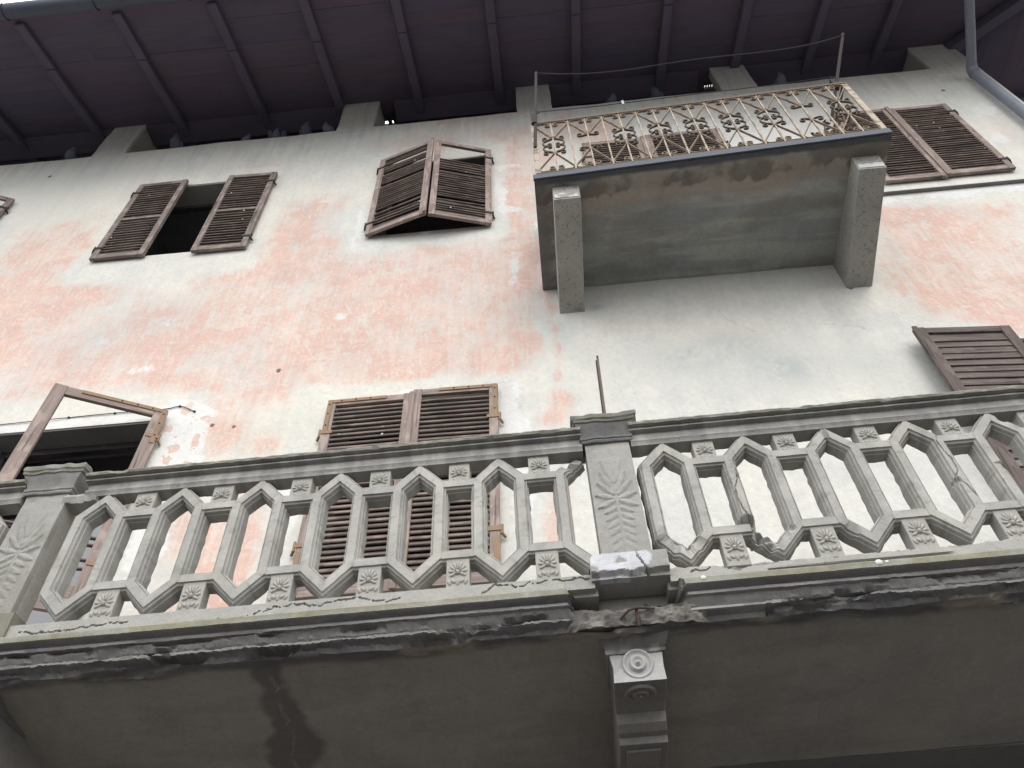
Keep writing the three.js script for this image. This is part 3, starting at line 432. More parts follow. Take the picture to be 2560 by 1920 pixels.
// ---------------------------------------------------------------- stone balcony with the pierced balustrade
const bal = thing('stone_balcony', 'grey cast stone balcony with pointed hexagon balustrade, rosette blocks and cracked plinth', 'balcony');
bal.rotation.z = 0.0165; bal.position.set(0.0602, 0.0165, 0); // it sags to the left
{
  const moss = [0.19, 0.186, 0.14], grey = [0.345, 0.338, 0.312], pale = [0.405, 0.397, 0.368], dark = [0.19, 0.188, 0.182];
  const rough = (amp) => (x, y, z) => { const b = smooth(0.965, 0.92, z), a = amp * (0.35 + 1.1 * b); return [a * (n3(x * 34, y * 34, z * 34, 1) - 0.5), a * (n3(x * 34, y * 34, z * 34, 2) - 0.5), 0]; };
  const PR = [[-0.017, 0.998], [0.017, 0.998], [0.0185, 0.989], [0.0215, 0.987], [0.024, 0.990], [0.0275, 0.987], [0.029, 0.978], [0.0295, 0.970], [0.033, 0.967], [0.034, 0.960], [0.0345, 0.918]];
  for (let k = PR.length - 1; k >= 2; k--) PR.push([-PR[k][0], PR[k][1]]);
  const hexPath = (x) => [[x, 3.985], [x + 0.094, 3.885], [x + 0.094, 3.499], [x, 3.403], [x - 0.094, 3.499], [x - 0.094, 3.885]];
  const tint = (x, y, z) => { const w = fbm(x * 9, y * 9, 3, 81), s = smooth(0.55, 0.75, fbm(x * 30, y * 6, 3, 82)); return lerp3(lerp3(grey, pale, smooth(0.35, 0.7, w)), dark, 0.25 * s); };
  const chip = (list) => (x, y, z, u) => { const d = rough(0.006)(x, y, z); for (const [cx, cy, r, k] of list) { const q = 1 - Math.hypot(x - cx, y - cy) / r; if (q > 0 && z > 0.955) d[2] -= k * Math.min(1, q * 3) * (0.5 + 0.9 * n3(x * 60, y * 60, 1, 4)); } return d; };
  const centresL = [-2.04, -1.681, -1.318, -0.956, -0.594, -0.236], centresR = [0.507, 0.868, 1.229, 1.59, 1.951, 2.312];
  const chips = { 0.507: [[0.43, 3.45, 0.06, 0.022], [0.56, 3.45, 0.035, 0.014]], 0.868: [[0.77, 3.50, 0.07, 0.04], [0.82, 3.44, 0.06, 0.03]], 1.229: [[1.16, 3.45, 0.03, 0.010]] };
  const barCracks = { 0.868: [[0.790, 3.82], [0.786, 3.76], [0.764, 3.72], [0.760, 3.656], [0.768, 3.60], [0.782, 3.55]], 1.59: [[1.674, 3.87], [1.678, 3.82], [1.690, 3.77], [1.686, 3.70], [1.668, 3.672], [1.690, 3.615], [1.70, 3.56]] };
  const PRf = []; for (let k = 0; k <= 11; k++) PRf.push([-0.017 + 0.034 * k / 11, 0.998]); PRf.push(...PR.slice(2));
  for (const x of [...centresL, ...centresR]) {
    const H = hexPath(x), rr = rng(Math.round(x * 1000) + 5000), extra = (x < 0 ? [] : [0, 1]).map(() => { const e = Math.floor(rr() * 6), t = rr(), a = H[e], b = H[(e + 1) % 6], s2 = rr() < 0.5 ? -0.022 : 0.022; return [mix(a[0], b[0], t) + s2, mix(a[1], b[1], t), 0.014 + 0.01 * rr(), 0.006 + 0.008 * rr()]; }), tone = 0.9 + 0.17 * rr(), tintX = (a, b, z) => { const c = tint(a, b, z), sp = smooth(0.66, 0.72, fbm(a * 46, b * 46, 3, 135)), li = smooth(0.62, 0.72, fbm(a * 20 + 4, b * 20, 3, 136)); return lerp3(lerp3(c.map((q) => q * tone), [0.22, 0.215, 0.2], 0.55 * sp), [0.40, 0.40, 0.35], 0.4 * li); };
    const c0 = chip([...(chips[x] || []), ...extra]), L = barCracks[x];
    part('hexagon_frame', bars(hexPath(x), true, L ? PRf : PR, L ? 0.005 : 0.011, L ? (a, b, z, u) => { const d = c0(a, b, z, u); if (z > 0.98) d[2] -= 0.009 * (1 - smooth(0.0008, 0.0028, segDist(a + 0.006 * (fbm(a * 90, b * 90, 2, 7) - 0.5), b, L))); return d; } : c0, 0.5, tintX), M.stoneV, bal);
  }
  // half frames that run into the piers
  const half = (x, s, broken) => { const p = hexPath(x); const q = s < 0 ? [p[0], p[5], p[4], p[3]] : [p[3], p[2], p[1], p[0]]; return bars(q, false, PR, 0.02, chip(broken ? [[x - 0.02, 3.96, 0.07, 0.05]] : []), 0.5, tint); };
  part('hexagon_frame', half(0.128, -1, true), M.stoneV, bal, 'broken hexagon frame cut off by the middle pier'); part('hexagon_frame', bars(hexPath(-2.62), true, PR, 0.02, chip([]), 0.5, tint), M.stoneV, bal);
  // crossbars and rosette blocks between neighbours
  const PR2 = PR.map(([u, z]) => [u, z - 0.0022]);
  const petals = (() => {
    const L = []; for (let i = 0; i < 9; i++) { const a = -0.35 + i * (Math.PI + 0.7) / 8, r = i % 8 === 0 ? 0.017 : 0.0195, g = new THREE.SphereGeometry(1, 8, 6); g.scale(0.0125, 0.0042, 0.0055); g.rotateZ(a); g.translate(Math.cos(a) * r, Math.sin(a) * r - 0.004, 0); L.push(metres(g)); }
    for (const [x, y, a] of [[-0.014, -0.027, 2.6], [0, -0.03, 1.57], [0.014, -0.027, 0.54], [-0.027, -0.03, 2.2], [0.027, -0.03, 0.9]]) { const g = new THREE.SphereGeometry(1, 8, 6); g.scale(0.009, 0.0055, 0.005); g.rotateZ(a); g.translate(x, y, 0); L.push(metres(g)); }
    const c = new THREE.SphereGeometry(0.0065, 10, 8); c.translate(0, -0.004, 0.003); L.push(metres(c)); return merge(L);
  })();
  const blockGeo = (w, h, seed) => { const g = new RoundedBoxGeometry(w, h, 0.062, 2, 0.004); const p = g.attributes.position; for (let i = 0; i < p.count; i++) if (p.getZ(i) < 0) { p.setX(i, p.getX(i) * (1.0 + 0.10 * (n2(p.getY(i) * 40, seed, 6) - 0.4))); } return metres(g, 'x', seed); };
  const gaps = []; for (let i = 0; i + 1 < centresL.length; i++) gaps.push((centresL[i] + centresL[i + 1]) / 2); gaps.push(-0.055, -2.33); for (let i = 0; i + 1 < centresR.length; i++) gaps.push((centresR[i] + centresR[i + 1]) / 2);
  gaps.forEach((x, k) => {
    if (x === -2.33) return;
    part('crossbar', bars([[x - 0.086, 3.884], [x + 0.086, 3.884]], false, PR2, 0.02, rough(0.006), 0.5, tint), M.stoneV, bal);
    part('crossbar', bars([[x - 0.086, 3.503], [x + 0.086, 3.503]], false, PR2, 0.02, rough(0.006), 0.5, tint), M.stoneV, bal);
    for (const [y0, y1] of [[3.898, 4.012], [3.335, 3.492]]) {
      const b = part('rosette_block', blockGeo(0.094, y1 - y0, k), M.stone, bal); b.position.set(x, (y0 + y1) / 2, 0.957);
      const r = part('rosette', petals, M.stone, b); r.position.set(0, y0 < 3.6 ? 0.012 : -0.006, 0.0305); r.scale.set(1.25, y0 < 3.6 ? 1.75 : 1.55, 1.6);
    }
  });
  // handrail
  const rail = [[1.036, 4.122], [1.042, 4.113], [1.039, 4.101], [1.006, 4.096], [1.02, 4.093], [1.021, 4.084], [0.994, 4.079], [0.996, 4.072], [0.996, 4.044], [0.984, 4.039], [1.008, 4.036], [1.009, 4.026], [1.002, 4.016], [1.0, 4.003], [0.928, 3.999], [0.92, 4.10], [0.93, 4.126]];
  const railD = (x, y, z, k) => { const a = k <= 2 ? 0.007 : k <= 6 ? 0.003 : 0.002, c = smooth(0.66, 0.75, fbm(x * 9, k * 0.3, 3, 91)) * (k <= 2 ? 0.006 : 0.001); return [0, a * (fbm(x * 40, k * 3, 3, 92) - 0.5) + (k >= 14 && k < 15 ? 0.01 * (fbm(x * 25, 5, 3, 95) - 0.5) : 0), a * (fbm(x * 40, k * 3, 3, 93) - 0.5) - c]; };
  const railT = (x, y, z, k) => {
    const st = fbm(x * 26, y * 3.5, 4, 94), m = smooth(0.38, 0.6, fbm(x * 7, y * 30, 4, 96) + (k <= 2 || k === 16 ? 0.22 : -0.35));
    let c = lerp3(lerp3([0.245, 0.242, 0.23], [0.335, 0.33, 0.312], smooth(0.4, 0.75, st)), dark, 0.3 * smooth(0.55, 0.7, fbm(x * 12, y * 12, 3, 97))); return lerp3(c, moss, m * 0.6);
  };
  part('handrail', moulding(rail, -3.2, -2.46, 0.012, railD, railT), M.stoneV, bal);
  part('handrail', moulding(rail, -2.168, 0.15, 0.012, (x, y, z, k) => { const d = railD(x, y, z, k); if (x < -2.16) d[0] += (k > 6 && k < 13 ? 0.07 : 0) * (0.6 + 0.4 * hash(k, 3, 3)); return d; }, railT), M.stoneV, bal, 'left handrail with a chunk broken off beside the left pier');
  part('handrail', moulding(rail, 0.37, 2.75, 0.012, railD, railT), M.stoneV, bal);
  part('broken_chunk', moulding([[1.0, 4.018], [1.012, 4.0], [1.0, 3.975], [0.91, 3.975], [0.905, 4.06], [0.95, 4.07]], -2.25, -2.09, 0.01, (x, y, z, k) => [0, (k === 0 || k > 3 ? -0.5 * Math.max(0, x + 2.18) : 0) + 0.02 * (fbm(x * 30, k, 3, 5) - 0.5), 0.02 * (fbm(x * 30, k, 3, 6) - 0.5)], tint), M.stoneV, bal);
  // plinth with real cracks
  const cracksL = [[[-2.158, 3.28], [-2.085, 3.267], [-2.025, 3.266], [-1.982, 3.273], [-1.904, 3.278], [-1.816, 3.289], [-1.722, 3.285]], [[-1.5, 3.262], [-1.363, 3.267], [-1.233, 3.267], [-1.163, 3.301], [-1.048, 3.313], [-0.974, 3.3], [-0.853, 3.319], [-0.791, 3.316], [-0.687, 3.293], [-0.637, 3.305]], [[-0.317, 3.304], [-0.272, 3.329], [-0.208, 3.331], [-0.183, 3.318], [-0.113, 3.33], [0.104, 3.33]]].map((L) => L.map(([x, y]) => [x, Math.max(3.29, y - 0.0165 * x)]));
  const cracksR = [[[0.493, 3.33], [0.55, 3.332], [0.606, 3.357], [0.654, 3.372]]].map((L) => L.map(([x, y]) => [x, y - 0.0165 * x]));
  const crackH = (L, x, y) => { let h = 0; const jx = x + 0.012 * (fbm(x * 60, y * 60, 2, 7) - 0.5), jy = y + 0.022 * (fbm(x * 45, y * 45, 3, 8) - 0.5); for (const q of L) { const d = segDist(jx, jy, q), w = 0.0015 + 0.0026 * n2(x * 12, 3, 9); h = Math.min(h, -0.014 * (1 - smooth(w * 0.4, w, d))); } return h; };
  const surf = (x, y) => 0.0025 * (fbm(x * 12, y * 12, 3, 10) - 0.5) + 0.0008 * (fbm(x * 70, y * 70, 2, 11) - 0.5);
  const plT = (x, y) => { const w = fbm(x * 7, y * 14, 3, 83), m = smooth(0.5, 0.7, fbm(x * 10, y * 10, 3, 84) + 0.9 * (3.29 - y) / 0.05 * 0.2 - 0.05); return lerp3(lerp3([0.325, 0.322, 0.296], [0.365, 0.362, 0.334], w), [0.26, 0.25, 0.17], 0.16 * m); };
  part('plinth', carved(-2.21, 0.12, 3.284, 3.345, 1.0, 0.0042, (x, y) => surf(x, y) + crackH(cracksL, x, y), 0.04, plT), M.stoneV, bal, 'cracked left plinth of the balustrade');
  part('plinth', carved(-3.2, -2.42, 3.284, 3.345, 1.0, 0.01, surf, 0.04, plT), M.stoneV, bal);
  // right plinth: the upper edge has spalled away
  const spall = (x, y) => { const e = 3.345 - (0.010 + 0.03 * smooth(0.35, 0.75, fbm(x * 5, 2, 4, 12))) * smooth(0.55, 0.7, x) * smooth(1.75, 1.5, x); return -0.026 * smooth(-0.004, 0.006, y - e + 0.016 * (fbm(x * 40, y * 40, 3, 13) - 0.5)) * (0.55 + 0.6 * fbm(x * 50, y * 50, 2, 14)); };
  const groove = (x, y) => -0.03 * smooth(0.007, 0.004, Math.abs(y - 3.296 - 0.002 * x)) * smooth(0.78, 0.8, x) * smooth(1.5, 1.44, x);
  part('plinth', carved(0.41, 2.75, 3.284, 3.345, 1.0, 0.0042, (x, y) => surf(x, y) + crackH(cracksR, x, y) + spall(x, y) + groove(x, y), 0.04, (x, y) => lerp3(plT(x, y), [0.24, 0.225, 0.205], spall(x, y) < -0.01 ? 0.6 : 0)), M.stoneV, bal, 'right plinth with spalled upper edge');
  part('plinth_core', merge([box(-3.2, 0.13, 3.27, 3.343, 0.86, 0.965, 0), box(0.4, 2.75, 3.27, 3.343, 0.86, 0.965, 0)]), M.stone, bal);
  // piers
  const leafRel = (x, y) => { // raised leaves: a fan above, drooping sprays below
    let h = 0; const add = (ax, ay, bx, by, w, a) => { const dx = bx - ax, dy = by - ay, L2 = dx * dx + dy * dy, t = Math.min(1, Math.max(0, ((x - ax) * dx + (y - ay) * dy) / L2)), d = Math.hypot(x - ax - t * dx, y - ay - t * dy), ww = w * (0.45 + 0.9 * Math.sin(Math.PI * Math.min(1, t * 0.85 + 0.12))); h = Math.max(h, a * (1 - smooth(ww * 0.25, ww, d))); };
    for (const s of [-1, 1]) { add(s * 0.008, 3.735, s * 0.07, 3.80, 0.015, 0.013); add(s * 0.008, 3.755, s * 0.052, 3.86, 0.015, 0.012); add(s * 0.006, 3.80, s * 0.04, 3.93, 0.013, 0.009); add(s * 0.01, 3.71, s * 0.085, 3.735, 0.014, 0.012); add(s * 0.01, 3.70, s * 0.08, 3.665, 0.014, 0.012); for (let i = 0; i < 6; i++) add(s * 0.006, 3.665 - i * 0.036, s * (0.058 - i * 0.003), 3.635 - i * 0.038, 0.012, 0.008 - 0.0006 * i); }
    add(0, 3.42, 0, 3.86, 0.008, 0.007); add(-0.05, 3.985, 0.05, 3.99, 0.006, -0.006); return 0.58 * h * (0.75 + 0.5 * fbm(x * 60, y * 60, 2, 15));
  };
  const pier = (x, o) => {
    const P = sub('pier', bal, o.label); P.position.x = x;
    const shT = (a, b) => { const w = fbm(a * 8 + x * 3, b * 8, 4, 85), m = smooth(0.56, 0.68, fbm(a * 12 + x, b * 9, 3, 86) + 0.16 * smooth(3.5, 3.4, b) * o.moss); return lerp3(lerp3([0.29, 0.285, 0.262], [0.345, 0.34, 0.315], w), moss, m * (o.clean ? 0.12 : 0.35)); };
    part('relief', carved(-0.1, 0.1, 3.40, 4.055, 1.0, 0.0045, (a, b) => leafRel(a, b) + 0.004 * (fbm(a * 25 + x, b * 25, 3, 16) - 0.5), 0.03, shT, 0.35), M.stoneV, P);
    part('shaft', box(-0.1, 0.1, 3.38, 4.06, 0.885, 0.972, 0.004, 'y'), M.stone, P);
    const cap = []; const ring = (prof) => { const n = prof.length, pos = [], idx = [], col = []; const cor = (e) => [[-e, 1], [e, 1], [e, -1], [-e, -1]]; // square moulding round the pier
      for (const [e, y] of prof) for (let s = 0; s < 4; s++) for (let t = 0; t < 16; t++) {
        const A = cor(e)[s], B = cor(e)[(s + 1) % 4], za = A[1] > 0 ? 1.0 + (e - 0.1) : 0.885 - (e - 0.1), zb = B[1] > 0 ? 1.0 + (e - 0.1) : 0.885 - (e - 0.1), q = t / 16; let px = mix(A[0], B[0], q), pz = mix(za, zb, q), py = y - 0.012;
        const am = 0.007 + (y > 4.15 ? 0.006 : 0); px += am * (n3(px * 30 + x, py * 30, pz * 30, 3) - 0.5); pz += am * (n3(px * 30, py * 30 + x, pz * 30, 4) - 0.5); py += am * (n3(px * 25 + x, 7, pz * 25, 5) - 0.5);
        pos.push(px, py, pz); const m = smooth(0.4, 0.62, fbm(px * 14 + x, pz * 14 + y * 9, 3, 87) + (y > 4.15 ? 0.16 : -0.25)); col.push(...lerp3(lerp3(o.cap, o.cap.map((q) => q * 1.45), fbm(px * 12, y * 20 + x, 3, 88)), moss, m * 0.7));
      }
      for (let r = 0; r + 1 < n; r++) for (let k = 0; k < 64; k++) { const a = r * 64 + k, b = r * 64 + (k + 1) % 64; idx.push(a, a + 64, b, b, a + 64, b + 64); }
      for (const r of [0, n - 1]) { const c = pos.length / 3; pos.push(0, prof[r][1], 0.94); col.push(...grey); for (let k = 0; k < 64; k++) { const a = r * 64 + k, b = r * 64 + (k + 1) % 64; r ? idx.push(a, c, b) : idx.push(a, b, c); } }
      return finish(pos, idx, 0.55, col);
    };
    cap.push(ring([[0.1, 4.045], [0.112, 4.048], [0.116, 4.056], [0.112, 4.064], [0.118, 4.068], [0.119, 4.08], [0.112, 4.085], [0.116, 4.10], [0.124, 4.125], [0.134, 4.142], [0.136, 4.15], [0.143, 4.153], [0.145, 4.165], [0.151, 4.17], [0.152, 4.19], [0.146, 4.199]]));
    part('cap', cap[0], M.stoneV, P);
    const lime = (a, b) => smooth(0.47, 0.53, fbm(a * 13 + 3.3, b * 16, 4, 89) + (o.lime ? 0.19 - 2.6 * Math.abs(a - 0.01) - 2.2 * Math.max(0, b - 3.385) : -1));
    const bt = (a, b) => lerp3(shT(a, b), [0.56, 0.57, 0.59], lime(a, b));
    if (o.base) {
      part('base_block', carved(-0.152, 0.15, 3.306, 3.402, 1.045, 0.0045, (a, b) => 0.008 * (fbm(a * 20, b * 20, 3, 17) - 0.5) + 0.003 * lime(a, b) - 0.03 * smooth(0.012, 0, b - 3.306 - 0.016 * fbm(a * 25, 3, 3, 18)) - 0.02 * (1 - smooth(0.002, 0.004, segDist(a + 0.01 * (fbm(a * 60, b * 60, 2, 19) - 0.5), b, [[0.03, 3.40], [0.04, 3.37], [0.065, 3.31]]))), 0.06, bt), M.stoneV, P);
      part('base_core', box(-0.152, 0.15, 3.308, 3.401, 0.87, 0.99, 0.006), M.stone, P);
    } else part('base_block', carved(-0.13, 0.13, 3.262, 3.40, 1.012, 0.006, (a, b) => 0.004 * (fbm(a * 20, b * 20, 3, 17) - 0.5), 0.1, (a, b) => lerp3(shT(a, b), moss, 0.85 * smooth(0.42, 0.55, fbm(a * 15, b * 15, 3, 20) + 0.2))), M.stoneV, P);
  };
  pier(0.262, { base: true, lime: true, moss: 0.3, clean: true, cap: [0.125, 0.125, 0.122], label: 'middle pier with white flaking patch on its base block' });
  pier(-2.338, { moss: 1.6, cap: [0.20, 0.2, 0.19], label: 'left pier with moss at its foot' });
  // edge of the slab: stepped mouldings that have crumbled
  const edge = [[0.995, 3.287], [1.016, 3.285], [1.02, 3.279], [1.02, 3.256], [1.012, 3.252], [0.998, 3.247], [0.985, 3.243], [0.984, 3.239], [0.989, 3.238], [0.989, 3.227], [0.984, 3.225], [0.975, 3.222], [0.966, 3.212], [0.958, 3.197], [0.952, 3.192], [0.956, 3.190], [0.956, 3.181], [0.945, 3.178], [0.92, 3.17], [0.905, 3.155], [0.895, 3.138], [0.86, 3.13], [0.86, 3.287]];
  const gap = (x) => smooth(0.225, 0.18, Math.abs(x - 0.235)); // broken right away under the middle pier
  const edgeD = (x, y, z, k) => {
    if (k > 20) return [0, 0, 0];
    const low = smooth(7, 13, k), lose = smooth(0.55, 0.62, fbm(x * 3 + k * 0.13, k * 0.22, 6, 101)) * low, f = fbm(x * 42, k * 2, 4, 102) - 0.5, g = fbm(x * 11, k * 0.6, 5, 103) - 0.5, h = fbm(x * 120, k * 3, 2, 109) - 0.5;
    const e2 = mix(0.1, k > 16 ? 1 : 0.5, low), keep = x > 0.42 && x < 0.75 ? 0 : 1;
    let dz = keep * (-0.03 * lose + e2 * (0.02 * f + 0.022 * g + 0.010 * h)) * (k < 2 ? 0.3 : 1), dy = keep * (e2 * (0.010 * f + 0.012 * g + 0.006 * h) + 0.008 * lose);
    const b = gap(x + 0.05 * f + 0.06 * g); dz -= b * (k < 12 ? 0.19 : 0.05) * (0.9 + 0.4 * f); dy += b * 0.02 * (k < 12 ? 0 : 1);
    return [0, k === 0 ? 0 : dy, dz];
  };
  const edgeT = (x, y, z, k) => {
    const f = fbm(x * 30, k * 1.7, 3, 104), m = smooth(0.42, 0.6, fbm(x * 8, k, 3, 105) + 0.06), b = gap(x), fil = k === 8 || k === 9 || k === 15 || k === 16;
    if (k >= 1 && k <= 3 && b < 0.3) return lerp3(lerp3([0.24, 0.235, 0.205], [0.30, 0.295, 0.26], f), [0.19, 0.18, 0.1], 0.6 * m);
    const flake = fil ? 0.3 + 0.55 * smooth(0.47, 0.53, fbm(x * 7, k * 0.9, 5, 106)) : 0.25 * smooth(0.55, 0.65, fbm(x * 6, k * 0.9, 4, 108));  // grime and flakes, plus shade painted in: undersides darker, fillet fronts paler
    return lerp3(lerp3([0.14, 0.137, 0.138], [0.2, 0.195, 0.19], f), [0.33, 0.325, 0.31], flake * (x > 0.42 && x < 0.8 && k > 9 ? 1.3 : 0.8));
  };
  part('cornice', moulding(edge, -3.2, 2.75, 0.005, edgeD, edgeT, 0.45), M.stoneV, bal, 'crumbled stepped cornice along the slab edge');
  for (const [x, r] of [[0.53, 0.011], [1.19, 0.014], [1.22, 0.007]]) part('bird_dropping', metres(new THREE.IcosahedronGeometry(r, 2).scale(1, 0.9, 0.5)), M.white, bal).position.set(x, 3.274, 1.02);
  // bare reinforcement and rubble core where the cornice has fallen
  part('rubble_core', carved(-0.12, 0.66, 3.135, 3.222, 0.962, 0.006, (a, b) => 0.05 * (fbm(a * 14, b * 18, 4, 111) - 0.5) + 0.022 * (fbm(a * 50, b * 50, 2, 112) - 0.5) - 0.02 * smooth(3.19, 3.22, b) - 0.09 * smooth(0.2, 0.34, Math.abs(a - 0.25) + 0.16 * (fbm(a * 12, b * 22, 3, 114) - 0.5)), 0.05, (a, b) => lerp3([0.11, 0.104, 0.097], [0.205, 0.19, 0.17], smooth(0.35, 0.68, fbm(a * 18, b * 26, 4, 113)))), M.stoneV, bal, 'rough broken core under the middle pier');
  part('plinth_core', box(0.07, 0.45, 3.2, 3.4, 0.79, 0.862, 0.004), M.stone, bal);
  part('rusty_rod', metres(tube([[0.2, 3.165, 0.965], [0.235, 3.185, 0.985], [0.27, 3.19, 0.988], [0.33, 3.187, 0.978]], 0.005)), M.rust, bal); part('rusty_rod', metres(rod([0.262, 3.19, 0.978], [0.262, 3.125, 0.97], 0.006)), M.rust, bal);
  // floor slab: the soffit, stained
  const nx = 700, nz = 110, pos = [], idx = [], col = [];
  for (let j = 0; j <= nz; j++) for (let i = 0; i <= nx; i++) {
    const x = -3.2 + 5.95 * i / nx, z = 0.955 * j / nz, rag = smooth(0.86, 0.935, z + 0.05 * (fbm(x * 5, 1, 4, 121) - 0.5));
    const y = 2.985 + 0.16 * (z / 0.955) + 0.006 * (fbm(x * 5, z * 5, 3, 122) - 0.5) - 0.022 * rag * (0.3 + fbm(x * 9, z * 18, 3, 123)) + 0.01 * smooth(0.6, 0.65, fbm(x * 3, z * 14, 4, 124)) * rag;
    pos.push(x, y, z + 0.001);
    const sx = x + 1.13 + 0.12 * (0.95 - z) + 0.10 * (fbm(z * 7, 2, 3, 125) - 0.5), st = smooth(0.02, -0.02, Math.abs(sx) - 0.02 - 0.085 * fbm(z * 9, x * 6, 3, 126) - 0.06 * smooth(0.16, 0.05, Math.abs(z - 0.36))) * smooth(1, 0.9, z), wh = smooth(0.009, 0.003, Math.abs(sx + 0.03 * (fbm(z * 22, 4, 2, 127) - 0.5))) * smooth(0.45, 0.55, fbm(x * 20, z * 14, 3, 128));
    let c = lerp3([0.262, 0.245, 0.22], [0.315, 0.297, 0.27], fbm(x * 3, z * 5, 4, 129)); c = lerp3(c, [0.225, 0.207, 0.186], 0.5 * smooth(0.5, 0.7, fbm(x * 2, z * 9, 4, 130)));
    c = lerp3(c, [0.085, 0.08, 0.079], 0.7 * st); c = lerp3(c, [0.26, 0.24, 0.21], 0.75 * wh * st);
    c = lerp3(c, lerp3([0.11, 0.105, 0.106], [0.24, 0.21, 0.175], smooth(0.5, 0.64, fbm(x * 4, z * 13, 4, 131))), rag); col.push(...c);
  }
  for (let j = 0; j < nz; j++) for (let i = 0; i < nx; i++) { const a = j * (nx + 1) + i; idx.push(a, a + 1, a + nx + 2, a, a + nx + 2, a + nx + 1); }
  part('soffit', finish(pos, idx, 0.8, col), M.stoneV, bal);
  part('floor_slab', box(-3.2, 2.75, 3.155, 3.258, 0.004, 0.87, 0), M.stoneDark, bal);
  // carved brackets under the piers
  const roundel = (() => { const p = [[0, 0.016], [0.006, 0.015], [0.009, 0.008], [0.014, 0.0075], [0.018, 0.0095], [0.024, 0.0125], [0.029, 0.011], [0.032, 0.004], [0.036, 0.003], [0.046, 0.0035], [0.05, 0.0075], [0.055, 0.0085], [0.059, 0.005], [0.061, -0.002]].map(([a, b]) => new THREE.Vector2(a, b)); const g = new THREE.LatheGeometry(p, 28); g.rotateX(Math.PI / 2); return metres(g); })();
  const bracket = (x, label) => {
    const B = sub('bracket', bal, label); B.position.set(x, 0.016, 0);
    const side = new THREE.Shape(); [[0, 3.09], [0.855, 3.09], [0.858, 3.06], [0.866, 3.0], [0.872, 2.948], [0.72, 2.938], [0.675, 2.925], [0.662, 2.89], [0.63, 2.872], [0.6, 2.866], [0.595, 2.842], [0.4, 2.835], [0.25, 2.80], [0.16, 2.72], [0.11, 2.6], [0.09, 2.42], [0, 2.4]].forEach(([z, y], i) => (i ? side.lineTo(z, y) : side.moveTo(z, y)));
    const g = new THREE.ExtrudeGeometry(side, { depth: 0.176, bevelEnabled: true, bevelThickness: 0.005, bevelSize: 0.004, bevelSegments: 2, steps: 10 }); g.rotateY(-Math.PI / 2); g.translate(0.088, 0, 0);
    const p = g.attributes.position, nn = g.attributes.normal, cc = []; for (let i = 0; i < p.count; i++) { const y = p.getY(i), z = p.getZ(i), flare = 1 + 0.09 * smooth(3.03, 3.075, y) * smooth(0.7, 0.8, z) + 0.04 * smooth(3.0, 2.95, y) * smooth(0.6, 0.8, z); p.setX(i, p.getX(i) * flare + 0.004 * (n3(y * 20, z * 20, p.getX(i) * 9, 8) - 0.5)); const front = z > 0.852 && nn.getZ(i) > 0.5 ? 1 : 0, f = fbm(p.getX(i) * 20 + 3, y * 24, 3, 133); cc.push(...lerp3(lerp3([0.165, 0.155, 0.144], [0.205, 0.193, 0.18], f), lerp3([0.36, 0.355, 0.35], [0.46, 0.455, 0.45], f), front)); } g.setAttribute('color', new THREE.Float32BufferAttribute(cc, 3)); g.computeVertexNormals();  // paler front and darker underside: light put into the vertex colour
    part('body', metres(g), M.stoneV, B);
    const cp = [[0.858, 3.062], [0.87, 3.06], [0.874, 3.07], [0.868, 3.078], [0.882, 3.09], [0.908, 3.11], [0.918, 3.135], [0.918, 3.165], [0.6, 3.165], [0.6, 3.062]];
    const ring = moulding(cp, -0.106, 0.106, 0.012, (a, y, z, k) => { const e = (z - 0.858) * 0.5; return [Math.sign(a) * (Math.abs(a) > 0.103 ? Math.max(0, e) : 0), 0.004 * (n2(a * 40, k, 3) - 0.5), 0.004 * (n2(a * 40, k, 4) - 0.5)]; }, (a, y, z, k) => lerp3([0.15, 0.143, 0.135], [0.30, 0.29, 0.275], smooth(0.4, 0.6, fbm(a * 26 + 2, y * 30, 3, 134)) * (k < 4 ? 1 : 0.3)), 0.6);
    part('capital', ring, M.stoneV, B);
    const r1 = part('roundel', roundel, M.roundel, B); r1.position.set(0, 3.012, 0.866); r1.rotation.x = 0.09; r1.scale.set(0.98, 0.98, 2.1); const r2 = part('roundel', roundel, M.shadeStone, B); r2.position.set(0, 2.9435, 0.795); r2.rotation.x = Math.PI / 2; r2.scale.set(1, 1, 1.4);
    part('panel', box(-0.065, 0.065, 2.826, 2.838, 0.3, 0.56, 0.004), M.shadeStone, B);
  };
  M.roundel = stone([0.43, 0.425, 0.42]); M.shadeStone = stone([0.2, 0.188, 0.175]);  // lit tone for the front boss, shaded tone for the underside pieces
  bracket(0.243, 'middle carved bracket with two round bosses'); bracket(-2.345, 'left carved bracket at the edge of view');
}

